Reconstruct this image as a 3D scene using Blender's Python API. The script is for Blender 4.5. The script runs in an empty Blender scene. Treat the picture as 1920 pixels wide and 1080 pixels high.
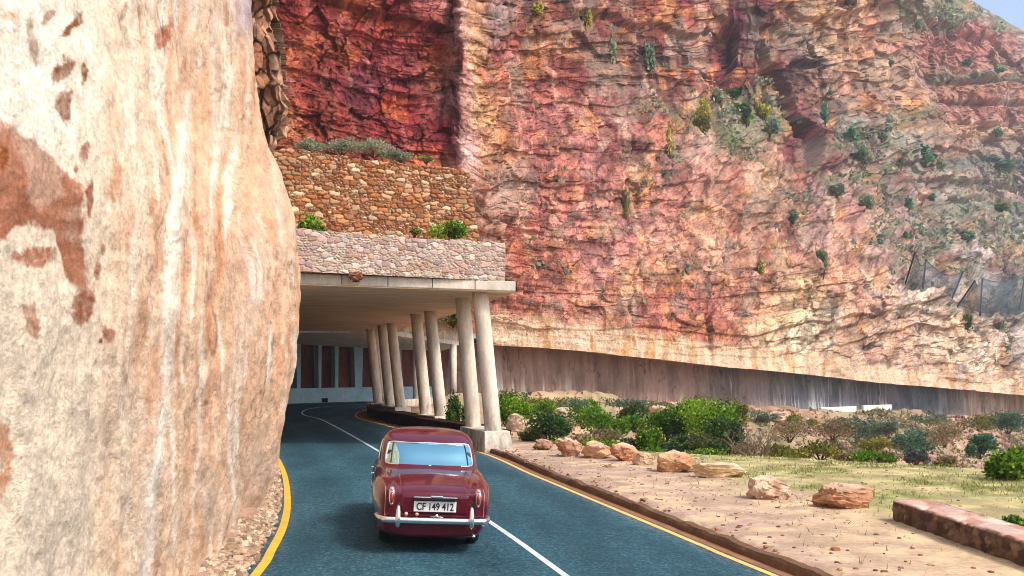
import bpy, bmesh, math, random
import numpy as np
from mathutils import Vector, Matrix
from mathutils.bvhtree import BVHTree

random.seed(7)
RNG = np.random.default_rng(7)
SC = bpy.context.scene
COL = SC.collection
F, CX, HY, CAMH = 1755.0, 960.0, 695.0, 2.5      # focal length / principal point / horizon measured off the photograph


# ------------------------------------------------------------------ small maths
def lerp(a, b, t):
    return a + (b - a) * t


def sstep(a, b, x):
    t = np.clip((np.asarray(x, float) - a) / (b - a), 0, 1)
    return t * t * (3 - 2 * t)


def lin(c):
    c = np.asarray(c, float) / 255.0
    return np.where(c <= 0.04045, c / 12.92, ((c + 0.055) / 1.055) ** 2.4)


def L4(c, k=1.0):
    v = lin(c) * k
    return (float(v[0]), float(v[1]), float(v[2]), 1.0)


def _hash(i, j, k, seed):
    with np.errstate(over='ignore'):
        h = (i.astype(np.uint32) * np.uint32(374761393) + j.astype(np.uint32) * np.uint32(668265263)
             + k.astype(np.uint32) * np.uint32(2147483647) + np.uint32(seed * 974711 + 13))
        h = (h ^ (h >> np.uint32(13))) * np.uint32(1274126177)
        h = (h ^ (h >> np.uint32(16))) * np.uint32(2246822519)
        h = h ^ (h >> np.uint32(15))
    return h.astype(np.float64) / 4294967295.0


def vnoise(x, y, z, seed=0):
    x, y, z = np.broadcast_arrays(np.asarray(x, float), np.asarray(y, float), np.asarray(z, float))
    xi, yi, zi = np.floor(x), np.floor(y), np.floor(z)
    fx, fy, fz = x - xi, y - yi, z - zi
    fx = fx * fx * fx * (fx * (fx * 6 - 15) + 10)
    fy = fy * fy * fy * (fy * (fy * 6 - 15) + 10)
    fz = fz * fz * fz * (fz * (fz * 6 - 15) + 10)
    xi = xi.astype(np.int64); yi = yi.astype(np.int64); zi = zi.astype(np.int64)
    r = 0
    for a in (0, 1):
        wa = fx if a else 1 - fx
        for b in (0, 1):
            wb = fy if b else 1 - fy
            for c in (0, 1):
                wc = fz if c else 1 - fz
                r = r + wa * wb * wc * _hash(xi + a, yi + b, zi + c, seed)
    return r * 2 - 1


def fbm(x, y, z=0.0, oct=5, seed=0, gain=0.5, ridged=False):
    amp, s, tot = 1.0, 0.0, 0.0
    x = np.asarray(x, float); y = np.asarray(y, float); z = np.asarray(z, float)
    for o in range(oct):
        n = vnoise(x, y, z, seed + o * 17)
        if ridged:
            n = 1 - 2 * np.abs(n)
        s = s + n * amp
        tot += amp
        amp *= gain
        x = x * 2.03 + 5.1; y = y * 2.03 + 1.7; z = z * 2.03 + 3.3
    return s / tot


def worley2(u, v, seed=0, jit=0.8, brick=True):
    """F1, F2, id of a jittered (brick offset) cell pattern."""
    u = np.asarray(u, float); v = np.asarray(v, float)
    f1 = np.full(u.shape, 9.0); f2 = np.full(u.shape, 9.0); idd = np.zeros(u.shape)
    vi = np.floor(v).astype(np.int64)
    for dj in (-1, 0, 1):
        jj = vi + dj
        off = (jj % 2) * 0.5 if brick else 0.0
        ui = np.floor(u - off).astype(np.int64)
        for di in (-1, 0, 1):
            ii = ui + di
            z0 = np.zeros_like(ii)
            hx = _hash(ii, jj, z0, seed); hy = _hash(ii, jj, z0 + 1, seed + 3)
            px = ii + off + 0.5 + (hx - 0.5) * jit
            py = jj + 0.5 + (hy - 0.5) * jit
            d = np.maximum(np.abs(u - px), np.abs(v - py)) * 0.85 + 0.15 * np.hypot(u - px, v - py)
            h = _hash(ii, jj, z0 + 2, seed + 7)
            closer = d < f1
            f2 = np.where(closer, f1, np.minimum(f2, d))
            idd = np.where(closer, h, idd)
            f1 = np.where(closer, d, f1)
    return f1, f2, idd


def worley3(x, y, z, seed=0, jit=0.9):
    x = np.asarray(x, float); y = np.asarray(y, float); z = np.asarray(z, float)
    f1 = np.full(x.shape, 9.0); f2 = np.full(x.shape, 9.0); idd = np.zeros(x.shape)
    xi = np.floor(x).astype(np.int64); yi = np.floor(y).astype(np.int64); zi = np.floor(z).astype(np.int64)
    for a in (-1, 0, 1):
        for b in (-1, 0, 1):
            for c in (-1, 0, 1):
                i, j, k = xi + a, yi + b, zi + c
                px = i + 0.5 + (_hash(i, j, k, seed) - 0.5) * jit
                py = j + 0.5 + (_hash(i, j, k, seed + 5) - 0.5) * jit
                pz = k + 0.5 + (_hash(i, j, k, seed + 9) - 0.5) * jit
                d = (x - px) ** 2 + (y - py) ** 2 + (z - pz) ** 2
                h = _hash(i, j, k, seed + 21)
                cl = d < f1
                f2 = np.where(cl, f1, np.minimum(f2, d))
                idd = np.where(cl, h, idd)
                f1 = np.where(cl, d, f1)
    return np.sqrt(f1), np.sqrt(f2), idd


def facets(x, y, z, seed=0, tilt=1.0):
    """Broken-rock relief: every cell is a flat face of its own level and tilt."""
    x = np.asarray(x, float); y = np.asarray(y, float); z = np.asarray(z, float)
    f1 = np.full(x.shape, 9.0); f2 = np.full(x.shape, 9.0); idd = np.zeros(x.shape)
    rx = np.zeros(x.shape); ry = np.zeros(x.shape); rz = np.zeros(x.shape)
    xi = np.floor(x).astype(np.int64); yi = np.floor(y).astype(np.int64); zi = np.floor(z).astype(np.int64)
    for a in (-1, 0, 1):
        for b in (-1, 0, 1):
            for c in (-1, 0, 1):
                i, j, k = xi + a, yi + b, zi + c
                dx = x - (i + 0.5 + (_hash(i, j, k, seed) - 0.5) * 0.95)
                dy = y - (j + 0.5 + (_hash(i, j, k, seed + 5) - 0.5) * 0.95)
                dz = z - (k + 0.5 + (_hash(i, j, k, seed + 9) - 0.5) * 0.95)
                d = np.maximum(np.maximum(np.abs(dx), np.abs(dy)), np.abs(dz)) * 0.5 + 0.5 * np.sqrt(dx * dx + dy * dy + dz * dz)
                cl = d < f1
                f2 = np.where(cl, f1, np.minimum(f2, d))
                idd = np.where(cl, _hash(i, j, k, seed + 21), idd)
                rx = np.where(cl, dx, rx); ry = np.where(cl, dy, ry); rz = np.where(cl, dz, rz)
                f1 = np.where(cl, d, f1)
    t = lambda q: ((idd * q) % 1.0) * 2 - 1
    v = (idd - 0.5) + tilt * (t(127.1) * rx + t(311.7) * ry + t(74.7) * rz)
    return v, f2 - f1, idd


# ------------------------------------------------------------------ world places
def at(px, py, d):
    """World point seen at bearing px, height py, distance d ahead."""
    return Vector(((px - CX) / F * d, d, CAMH + (HY - py) / F * d))


def zroad(X, Y):
    ell = (np.asarray(X, float) - 3.5 + 0.25 * np.asarray(Y, float)) * 0.97
    fade = 1 - sstep(34, 52, Y)
    return -0.04 * np.clip(ell, -3.6, 3.6) * fade


def gp(px, py, dz=0.0):
    """Point of the near ground plane (road camber included) at a bearing."""
    z = 0.0
    for _ in range(12):
        d = (CAMH - z) * F / (py - HY)
        X = (px - CX) / F * d
        z = float(zroad(X, d)) + dz
    return Vector((X, d, z))


# ------------------------------------------------------------------ object helpers
def tag(o, label=None, cat=None, group=None, kind=None):
    if label: o['label'] = label
    if cat: o['category'] = cat
    if group: o['group'] = group
    if kind: o['kind'] = kind
    return o


def link(name, me, m=None, parent=None):
    o = bpy.data.objects.new(name, me)
    COL.objects.link(o)
    if m is not None and me is not None and len(me.materials) == 0:
        me.materials.append(m)
    if parent is not None:
        o.parent = parent
    return o


def empty(name, loc=(0, 0, 0), rot=(0, 0, 0)):
    o = bpy.data.objects.new(name, None)
    o.empty_display_size = 0.3
    COL.objects.link(o)
    o.location = loc
    o.rotation_euler = rot
    return o


def pymesh(name, verts, faces, cols=None, smooth=True):
    me = bpy.data.meshes.new(name)
    me.from_pydata([tuple(v) for v in verts], [], [tuple(f) for f in faces])
    if cols is not None:
        setcol(me, cols)
    if smooth:
        me.polygons.foreach_set('use_smooth', np.ones(len(me.polygons), bool))
    me.update()
    return me


def setcol(me, cols):
    a = me.color_attributes.new('Col', 'FLOAT_COLOR', 'POINT')
    c = np.ones((len(me.vertices), 4), np.float32)
    c[:, :3] = np.asarray(cols, np.float32).reshape(-1, 3)
    a.data.foreach_set('color', c.ravel())


def gridmesh(name, P, cols=None, smooth=True, mask=None, flip=False):
    """P: (n, m, 3) array of points -> quad sheet."""
    n, m, _ = P.shape
    me = bpy.data.meshes.new(name)
    idx = np.arange(n * m).reshape(n, m)
    q = np.stack([idx[:-1, :-1], idx[1:, :-1], idx[1:, 1:], idx[:-1, 1:]], -1).reshape(-1, 4)
    if flip:
        q = q[:, ::-1]
    if mask is not None:
        q = q[mask.reshape(-1)]
    me.vertices.add(n * m)
    me.vertices.foreach_set('co', P.reshape(-1).astype(np.float32))
    me.loops.add(q.size)
    me.loops.foreach_set('vertex_index', q.reshape(-1).astype(np.int32))
    me.polygons.add(len(q))
    me.polygons.foreach_set('loop_start', (np.arange(len(q)) * 4).astype(np.int32))
    me.polygons.foreach_set('use_smooth', np.full(len(q), smooth, bool))
    me.update(calc_edges=True)
    if cols is not None:
        setcol(me, cols)
    return me


class MB:
    """Collects shapes; build() links them as one mesh object."""
    def __init__(s):
        s.v = []; s.f = []; s.c = []

    def add(s, vs, fs, col=None):
        b = len(s.v)
        s.v += [tuple(v) for v in vs]
        s.f += [tuple(b + i for i in f) for f in fs]
        s.c += [col if col is not None else (0.5, 0.5, 0.5)] * len(vs)

    def box(s, c, size, rotz=0.0, taper=1.0, col=None):
        x, y, z = size[0] / 2, size[1] / 2, size[2] / 2
        vs = []
        for k, t in ((-z, 1.0), (z, taper)):
            for a, b in ((-x, -y), (x, -y), (x, y), (-x, y)):
                a *= t; b *= t
                vs.append((c[0] + a * math.cos(rotz) - b * math.sin(rotz), c[1] + a * math.sin(rotz) + b * math.cos(rotz), c[2] + k))
        s.add(vs, [(3, 2, 1, 0), (4, 5, 6, 7), (0, 1, 5, 4), (1, 2, 6, 5), (2, 3, 7, 6), (3, 0, 4, 7)], col)

    def prism(s, poly, z0, z1, col=None):
        n = len(poly)
        z0f = z0 if callable(z0) else (lambda x, y: z0)
        z1f = z1 if callable(z1) else (lambda x, y: z1)
        vs = [(x, y, z0f(x, y)) for x, y in poly] + [(x, y, z1f(x, y)) for x, y in poly]
        fs = [tuple(range(n))[::-1], tuple(range(n, 2 * n))] + [(i, (i + 1) % n, n + (i + 1) % n, n + i) for i in range(n)]
        s.add(vs, fs, col)

    def tube(s, pts, rad, n=12, cap=True, col=None):
        pts = [Vector(p) for p in pts]
        if not hasattr(rad, '__len__'):
            rad = [rad] * len(pts)
        rings = []
        ref = None
        for i, p in enumerate(pts):
            t = (pts[min(i + 1, len(pts) - 1)] - pts[max(i - 1, 0)]).normalized()
            if ref is None:
                ref = Vector((0, 0, 1)) if abs(t.z) < 0.9 else Vector((1, 0, 0))
            a = t.cross(ref).normalized(); b = a.cross(t).normalized()
            ref = b
            rings.append([p + a * (math.cos(2 * math.pi * k / n) * rad[i]) + b * (math.sin(2 * math.pi * k / n) * rad[i]) for k in range(n)])
        vs = [v for r in rings for v in r]
        fs = []
        for i in range(len(pts) - 1):
            for k in range(n):
                fs.append((i * n + k, i * n + (k + 1) % n, (i + 1) * n + (k + 1) % n, (i + 1) * n + k))
        if cap:
            fs.append(tuple(range(n))[::-1]); fs.append(tuple((len(pts) - 1) * n + k for k in range(n)))
        s.add(vs, fs, col)

    def lathe(s, prof, n=24, axis='z', c=(0, 0, 0), col=None):
        vs = []
        for r, h in prof:
            for k in range(n):
                a = 2 * math.pi * k / n
                if axis == 'z':
                    p = (c[0] + r * math.cos(a), c[1] + r * math.sin(a), c[2] + h)
                elif axis == 'x':
                    p = (c[0] + h, c[1] + r * math.cos(a), c[2] + r * math.sin(a))
                else:
                    p = (c[0] + r * math.cos(a), c[1] + h, c[2] + r * math.sin(a))
                vs.append(p)
        fs = []
        for i in range(len(prof) - 1):
            for k in range(n):
                fs.append((i * n + k, i * n + (k + 1) % n, (i + 1) * n + (k + 1) % n, (i + 1) * n + k))
        s.add(vs, fs, col)

    def ellipsoid(s, c, r, nu=16, nv=10, power=1.0, col=None):
        vs = []; fs = []
        for j in range(nv + 1):
            th = math.pi * j / nv
            for i in range(nu):
                ph = 2 * math.pi * i / nu
                f = lambda q: math.copysign(abs(q) ** power, q)
                vs.append((c[0] + r[0] * f(math.sin(th)) * f(math.cos(ph)), c[1] + r[1] * f(math.sin(th)) * f(math.sin(ph)), c[2] + r[2] * f(math.cos(th))))
        for j in range(nv):
            for i in range(nu):
                fs.append((j * nu + i, (j + 1) * nu + i, (j + 1) * nu + (i + 1) % nu, j * nu + (i + 1) % nu))
        s.add(vs, fs, col)

    def mesh(s, name, smooth=False, cols=False):
        me = pymesh(name, s.v, s.f, s.c if cols else None, smooth)
        bm = bmesh.new(); bm.from_mesh(me)
        bmesh.ops.remove_doubles(bm, verts=bm.verts, dist=1e-5)
        bmesh.ops.recalc_face_normals(bm, faces=bm.faces)
        bm.to_mesh(me); bm.free()
        return me

    def build(s, name, m, parent=None, smooth=False, cols=False, bevel=0.0):
        o = link(name, s.mesh(name, smooth, cols), m, parent)
        if bevel:
            b = o.modifiers.new('Bevel', 'BEVEL'); b.width = bevel; b.segments = 2; b.limit_method = 'ANGLE'
        return o


# ------------------------------------------------------------------ materials
def newmat(name):
    m = bpy.data.materials.new(name)
    m.use_nodes = True
    nt = m.node_tree
    bs = nt.nodes['Principled BSDF']
    return m, nt, bs


def N(nt, t, **kw):
    n = nt.nodes.new(t)
    for k, v in kw.items():
        setattr(n, k, v)
    return n


def noise_node(nt, scale, detail=6, rough=0.6, stretch=None, kind='ShaderNodeTexNoise'):
    tc = N(nt, 'ShaderNodeTexCoord')
    src = tc.outputs['Object']
    if stretch:
        mp = N(nt, 'ShaderNodeMapping'); mp.inputs['Scale'].default_value = stretch
        nt.links.new(src, mp.inputs['Vector']); src = mp.outputs['Vector']
    n = N(nt, kind)
    n.inputs['Scale'].default_value = scale
    if 'Detail' in n.inputs: n.inputs['Detail'].default_value = detail
    if 'Roughness' in n.inputs: n.inputs['Roughness'].default_value = rough
    nt.links.new(src, n.inputs['Vector'])
    return n


def ramp(nt, src, stops):
    r = N(nt, 'ShaderNodeValToRGB')
    el = r.color_ramp.elements
    while len(el) < len(stops): el.new(0.5)
    for e, (p, c) in zip(el, stops):
        e.position = p
        e.color = c if len(c) == 4 else (*c, 1)
    nt.links.new(src, r.inputs['Fac'])
    return r.outputs['Color']


def mixc(nt, a, b, fac, mode='MULTIPLY'):
    m = N(nt, 'ShaderNodeMix'); m.data_type = 'RGBA'; m.blend_type = mode
    for sock, v in ((m.inputs[6], a), (m.inputs[7], b), (m.inputs[0], fac)):
        if hasattr(v, 'is_linked') or hasattr(v, 'links'): nt.links.new(v, sock)
        else: sock.default_value = v
    return m.outputs[2]


def surf(name, base=None, attr=False, rough=0.9, var=((3, 0.75, 1.2),), bumps=((8, 0.4, 0.05),), stretch=None, spec=0.3, metallic=0.0, voro=None, grime=None):
    """Procedural surface: plain colour or the mesh's own mineral colours, mottled by noise and roughened by bump."""
    m, nt, bs = newmat(name)
    if attr:
        a = N(nt, 'ShaderNodeAttribute'); a.attribute_name = 'Col'
        col = a.outputs['Color']
    else:
        r = N(nt, 'ShaderNodeRGB'); r.outputs[0].default_value = base
        col = r.outputs[0]
    for sc, lo, hi in var:
        n = noise_node(nt, sc, 5, 0.65, stretch)
        k = ramp(nt, n.outputs['Fac'], [(0.28, (lo,) * 3), (0.72, (hi,) * 3)])
        col = mixc(nt, col, k, 1.0)
    if grime:      # splashed dirt and rust runs: strongest near the foot, broken up by noise
        tcg = N(nt, 'ShaderNodeTexCoord'); sx_ = N(nt, 'ShaderNodeSeparateXYZ'); nt.links.new(tcg.outputs['Object'], sx_.inputs[0])
        mr_ = N(nt, 'ShaderNodeMapRange'); mr_.inputs[1].default_value = grime[0]; mr_.inputs[2].default_value = grime[1]; mr_.inputs[3].default_value = 1.0; mr_.inputs[4].default_value = 0.12
        nt.links.new(sx_.outputs['Z'], mr_.inputs[0])
        gn = noise_node(nt, 3.0, 6, 0.7, (1, 1, 0.3))
        gm2 = ramp(nt, gn.outputs['Fac'], [(0.42, (0, 0, 0)), (0.68, (1, 1, 1))])
        mm = N(nt, 'ShaderNodeMath', operation='MULTIPLY'); nt.links.new(mr_.outputs[0], mm.inputs[0]); nt.links.new(gm2, mm.inputs[1])
        col = mixc(nt, col, L4((112, 92, 74), 0.8), mm.outputs[0], 'MIX')
    nt.links.new(col, bs.inputs['Base Color'])
    bs.inputs['Roughness'].default_value = rough
    bs.inputs['Specular IOR Level'].default_value = spec
    bs.inputs['Metallic'].default_value = metallic
    prev = None
    for sc, st, dist in bumps:
        n = noise_node(nt, sc, 8, 0.65, stretch)
        b = N(nt, 'ShaderNodeBump'); b.inputs['Strength'].default_value = st; b.inputs['Distance'].default_value = dist
        nt.links.new(n.outputs['Fac'], b.inputs['Height'])
        if prev: nt.links.new(prev, b.inputs['Normal'])
        prev = b.outputs['Normal']
    if voro:
        n = noise_node(nt, voro[0], kind='ShaderNodeTexVoronoi', stretch=stretch)
        b = N(nt, 'ShaderNodeBump'); b.inputs['Strength'].default_value = voro[1]; b.inputs['Distance'].default_value = voro[2]
        nt.links.new(n.outputs['Distance'], b.inputs['Height'])
        if prev: nt.links.new(prev, b.inputs['Normal'])
        prev = b.outputs['Normal']
    if prev: nt.links.new(prev, bs.inputs['Normal'])
    return m


def plain(name, base, rough=0.5, metallic=0.0, spec=0.5, coat=0.0):
    m, nt, bs = newmat(name)
    n = noise_node(nt, 30, 3, 0.5)
    k = ramp(nt, n.outputs['Fac'], [(0.3, (0.93,) * 3), (0.7, (1.05,) * 3)])
    r = N(nt, 'ShaderNodeRGB'); r.outputs[0].default_value = base
    nt.links.new(mixc(nt, r.outputs[0], k, 1.0), bs.inputs['Base Color'])
    bs.inputs['Roughness'].default_value = rough
    bs.inputs['Metallic'].default_value = metallic
    bs.inputs['Specular IOR Level'].default_value = spec
    bs.inputs['Coat Weight'].default_value = coat
    return m


def leafmat(name):
    m, nt, bs = newmat(name)
    a = N(nt, 'ShaderNodeAttribute'); a.attribute_name = 'Col'
    nt.links.new(a.outputs['Color'], bs.inputs['Base Color'])
    bs.inputs['Roughness'].default_value = 0.6
    bs.inputs['Specular IOR Level'].default_value = 0.25
    tr = N(nt, 'ShaderNodeBsdfTranslucent')
    nt.links.new(a.outputs['Color'], tr.inputs['Color'])
    mx = N(nt, 'ShaderNodeMixShader'); mx.inputs[0].default_value = 0.3
    nt.links.new(bs.outputs[0], mx.inputs[1]); nt.links.new(tr.outputs[0], mx.inputs[2])
    nt.links.new(mx.outputs[0], nt.nodes['Material Output'].inputs['Surface'])
    return m


M = {}
M['rockface'] = surf('pale_rock', attr=True, var=((2.2, 0.84, 1.14), (9, 0.82, 1.16), (34, 0.78, 1.2)), bumps=((1.8, 0.5, 0.14), (8, 0.6, 0.05), (36, 0.6, 0.014)), rough=0.95, spec=0.15)
M['cliff'] = surf('red_rock', attr=True, var=((0.5, 0.82, 1.18), (1.9, 0.66, 1.28), (5.0, 0.62, 1.34)), bumps=((0.6, 0.55, 0.6), (2.5, 0.6, 0.25)), rough=0.95, spec=0.12, voro=(0.9, 0.3, 0.2))
M['ground'] = surf('dry_earth', attr=True, var=((1.2, 0.82, 1.16), (9, 0.78, 1.2), (60, 0.8, 1.2)), bumps=((3, 0.35, 0.06), (40, 0.5, 0.012)), rough=0.97, spec=0.1)
M['stone'] = surf('masonry_stone', attr=True, var=((6, 0.82, 1.15), (25, 0.82, 1.18)), bumps=((12, 0.45, 0.03), (50, 0.4, 0.01)), rough=0.95, spec=0.12)
M['boulder'] = surf('boulder_rock', attr=True, var=((3, 0.75, 1.2), (16, 0.78, 1.2)), bumps=((4, 0.6, 0.07), (22, 0.5, 0.02)), rough=0.95, spec=0.12)
M['concrete'] = surf('weathered_concrete', base=L4((226, 216, 200), 0.95), var=((0.9, 0.72, 1.12), (5, 0.8, 1.12), (30, 0.86, 1.1)), stretch=(1, 1, 0.4), bumps=((18, 0.3, 0.012),), rough=0.9, spec=0.2, grime=(0.0, 0.9))
M['column'] = surf('column_concrete', base=L4((236, 222, 204), 1.0), var=((1.6, 0.66, 1.14), (9, 0.8, 1.12), (40, 0.88, 1.08)), stretch=(1, 1, 0.25), bumps=((16, 0.25, 0.008),), rough=0.9, spec=0.2, grime=(0.5, 1.6))
M['soffit'] = surf('board_marked_soffit', base=L4((222, 194, 164), 1.0), var=((0.5, 0.7, 1.15), (3, 0.85, 1.1)), stretch=(1, 4, 1), bumps=((6, 0.3, 0.02),), rough=0.92, spec=0.15)
M['bluewall'] = surf('blue_grey_concrete', base=L4((175, 205, 216), 0.9), var=((0.7, 0.75, 1.12), (4, 0.85, 1.1)), bumps=((12, 0.2, 0.01),), rough=0.85, spec=0.2)
M['darkrock'] = surf('gallery_rock', base=L4((128, 82, 76), 0.8), var=((0.6, 0.6, 1.25), (3, 0.7, 1.2)), stretch=(1, 1, 0.4), bumps=((1.2, 0.6, 0.3), (6, 0.5, 0.08)), rough=0.95, spec=0.1)
M['white'] = surf('white_paint', base=(0.78, 0.78, 0.75, 1), var=((6, 0.86, 1.05), (40, 0.85, 1.08)), bumps=((80, 0.3, 0.003),), rough=0.75, spec=0.3)
M['lane_white'] = surf('lane_paint', base=(0.62, 0.66, 0.68, 1), var=((3, 0.75, 1.08), (50, 0.8, 1.1)), bumps=((120, 0.4, 0.003),), rough=0.75, spec=0.3)
M['lane_yellow'] = surf('yellow_lane_paint', base=L4((246, 180, 62), 1.0), var=((3, 0.8, 1.08), (50, 0.8, 1.1)), bumps=((120, 0.4, 0.003),), rough=0.75, spec=0.3)
M['lane_cream'] = surf('faded_lane_paint', base=L4((246, 196, 112), 1.0), var=((3, 0.75, 1.1), (50, 0.75, 1.12)), bumps=((120, 0.4, 0.003),), rough=0.8, spec=0.3)
M['kerb'] = surf('kerb_stone', base=L4((122, 94, 74), 0.85), var=((1.2, 0.65, 1.3), (12, 0.75, 1.2)), bumps=((10, 0.5, 0.03), (40, 0.4, 0.01)), rough=0.95, spec=0.12)
M['darkwall'] = surf('dark_plinth_wall', base=L4((56, 36, 32), 0.7), var=((1.2, 0.6, 1.3), (8, 0.75, 1.2)), bumps=((8, 0.5, 0.03),), rough=0.95, spec=0.1)
M['leaf'] = leafmat('leaf')
M['twig'] = surf('grey_twig', base=L4((150, 132, 118), 0.8), var=((20, 0.7, 1.2),), bumps=((60, 0.4, 0.005),), rough=0.9, spec=0.15)
M['bark'] = surf('bark', base=L4((98, 74, 60), 0.8), var=((20, 0.7, 1.2),), bumps=((60, 0.4, 0.005),), rough=0.9, spec=0.15)


def asphalt():
    m, nt, bs = newmat('blue_asphalt')
    big = noise_node(nt, 0.35, 4, 0.6)
    mid = noise_node(nt, 3.0, 5, 0.7)
    worn = noise_node(nt, 0.9, 4, 0.6, stretch=(1.0, 0.10, 1.0))
    coarse = noise_node(nt, 9.0, 4, 0.75)
    fine = noise_node(nt, 24, 4, 0.8)
    r = N(nt, 'ShaderNodeRGB'); r.outputs[0].default_value = ASPHALT
    col = r.outputs[0]
    col = mixc(nt, col, ramp(nt, big.outputs['Fac'], [(0.3, (0.75, 0.8, 0.85)), (0.7, (1.2, 1.12, 1.1))]), 1.0)
    col = mixc(nt, col, ramp(nt, mid.outputs['Fac'], [(0.3, (0.85, 0.87, 0.9)), (0.7, (1.15, 1.12, 1.1))]), 1.0)
    col = mixc(nt, col, ramp(nt, fine.outputs['Fac'], [(0.30, (0.3, 0.42, 0.48)), (0.5, (0.95, 0.95, 0.95)), (0.66, (2.9, 2.1, 1.95))]), 1.0)
    col = mixc(nt, col, ramp(nt, worn.outputs['Fac'], [(0.35, (0.80, 0.82, 0.84)), (0.65, (1.18, 1.14, 1.12))]), 1.0)
    col = mixc(nt, col, ramp(nt, coarse.outputs['Fac'], [(0.36, (0.72, 0.76, 0.8)), (0.6, (1.25, 1.2, 1.15))]), 1.0)
    # wheel tracks worn along both lanes, sand blown against the edges
    at_ = N(nt, 'ShaderNodeAttribute'); at_.attribute_name = 'Col'
    sep = N(nt, 'ShaderNodeSeparateColor'); nt.links.new(at_.outputs['Color'], sep.inputs[0])
    add = N(nt, 'ShaderNodeMath', operation='MULTIPLY_ADD'); add.inputs[1].default_value = 0.05; nt.links.new(mid.outputs['Fac'], add.inputs[0]); nt.links.new(sep.outputs[0], add.inputs[2])
    tr = ramp(nt, add.outputs[0], [(0.0, (1.12,) * 3), (0.16, (0.84,) * 3), (0.27, (1.08,) * 3), (0.40, (0.84,) * 3), (0.52, (1.12,) * 3), (0.66, (0.86,) * 3), (0.77, (1.08,) * 3), (0.90, (0.86,) * 3), (1.0, (1.1,) * 3)])
    col = mixc(nt, col, tr, 1.0)
    ed_ = ramp(nt, add.outputs[0], [(0.0, (0.55,) * 3), (0.06, (0.0,) * 3), (0.97, (0.0,) * 3), (1.0, (0.5,) * 3)])
    dn = ramp(nt, coarse.outputs['Fac'], [(0.45, (0, 0, 0)), (0.62, (1, 1, 1))])
    col = mixc(nt, col, L4((150, 132, 112), 0.8), mixc(nt, ed_, dn, 1.0), 'MIX')
    # hairline cracks sealed with tar
    vo = N(nt, 'ShaderNodeTexVoronoi'); vo.feature = 'DISTANCE_TO_EDGE'; vo.inputs['Scale'].default_value = 0.22
    tcv = N(nt, 'ShaderNodeTexCoord'); wv = N(nt, 'ShaderNodeMix'); wv.data_type = 'RGBA'; wv.blend_type = 'ADD'; wv.inputs[0].default_value = 0.9
    nt.links.new(tcv.outputs['Object'], wv.inputs[6]); nt.links.new(mid.outputs['Color'], wv.inputs[7]); nt.links.new(wv.outputs[2], vo.inputs['Vector'])
    ck = ramp(nt, vo.outputs['Distance'], [(0.0, (0.55,) * 3), (0.006, (1.0,) * 3)])
    ckm = ramp(nt, big.outputs['Fac'], [(0.48, (0, 0, 0)), (0.56, (1, 1, 1))])
    col = mixc(nt, col, ck, ckm)
    nt.links.new(col, bs.inputs['Base Color'])
    bs.inputs['Roughness'].default_value = 0.85
    bs.inputs['Specular IOR Level'].default_value = 0.2
    b = N(nt, 'ShaderNodeBump'); b.inputs['Strength'].default_value = 0.6; b.inputs['Distance'].default_value = 0.012
    nt.links.new(fine.outputs['Fac'], b.inputs['Height']); nt.links.new(b.outputs['Normal'], bs.inputs['Normal'])
    return m


ASPHALT = (0.022, 0.077, 0.102, 1)
M['asphalt'] = asphalt()

# ================================================================== ROAD
def spline(pts, step=0.5):
    pts = [Vector(p) for p in pts]
    out = []
    for i in range(len(pts) - 1):
        p0 = pts[max(i - 1, 0)]; p1 = pts[i]; p2 = pts[i + 1]; p3 = pts[min(i + 2, len(pts) - 1)]
        n = max(2, int((p2 - p1).length / step))
        for k in range(n):
            t = k / n
            out.append(0.5 * ((2 * p1) + (p2 - p0) * t + (2 * p0 - 5 * p1 + 4 * p2 - p3) * t * t + (3 * p1 - p0 - 3 * p2 + p3) * t ** 3))
    out.append(pts[-1])
    return out


def P2(p):
    return Vector((p[0], p[1], 0))


# measured edge and centre lines, nearest first; the bend to the right lies inside the gallery
EDGE_L = [P2(p) for p in ((8, -60), (2.5, -28), (-1.4, -10), (-2.1, -2), (-2.45, 5))] + \
         [P2(gp(x, y)) for x, y in ((478, 1080), (508, 1034), (532, 985), (539, 940), (534, 893), (519, 858), (498, 830))] + \
         [P2(p) for p in ((-12.3, 44), (-15.6, 55), (-17.2, 62), (-16.9, 68), (-14.6, 72), (-11, 75.8), (-6.5, 80), (-1.5, 85))]
CENTRE = [P2(p) for p in ((17.5, -60), (10, -28), (5.7, -9.5), (3.0, 1.5))] + \
         [P2(gp(x, y)) for x, y in ((1060, 1080), (920, 980), (800, 902), (698, 839), (640, 806), (600, 786))] + \
         [P2(p) for p in ((-11.8, 53), (-13.0, 58.5), (-13.2, 63), (-12.2, 67.5), (-10.2, 71), (-7, 74.5), (-3.2, 78.2), (1.5, 82.5))]
EDGE_R = [P2(p) for p in ((22, -60), (15, -28), (9.0, -10), (6.1, 1.5))] + \
         [P2(gp(x, y)) for x, y in ((1440, 1075), (1320, 1025), (1200, 974.5), (1000, 891), (890, 845), (720, 797))] + \
         [P2(p) for p in ((-8.0, 49), (-9.0, 54), (-9.3, 58.5), (-8.9, 63), (-7.4, 66.8), (-4.6, 70.4), (0, 74.8), (5, 79.5))]


def resample(pts, n):
    pts = spline(pts, 0.4)
    d = np.concatenate([[0], np.cumsum([(pts[i + 1] - pts[i]).length for i in range(len(pts) - 1)])])
    s = np.linspace(0, d[-1], n)
    a = np.array([[p.x, p.y] for p in pts])
    return np.stack([np.interp(s, d, a[:, 0]), np.interp(s, d, a[:, 1])], 1)


SL, SCN, SR = spline(EDGE_L, 0.4), spline(CENTRE, 0.4), spline(EDGE_R, 0.4)


def arr(pts):
    return np.array([[p.x, p.y] for p in pts])


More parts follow.
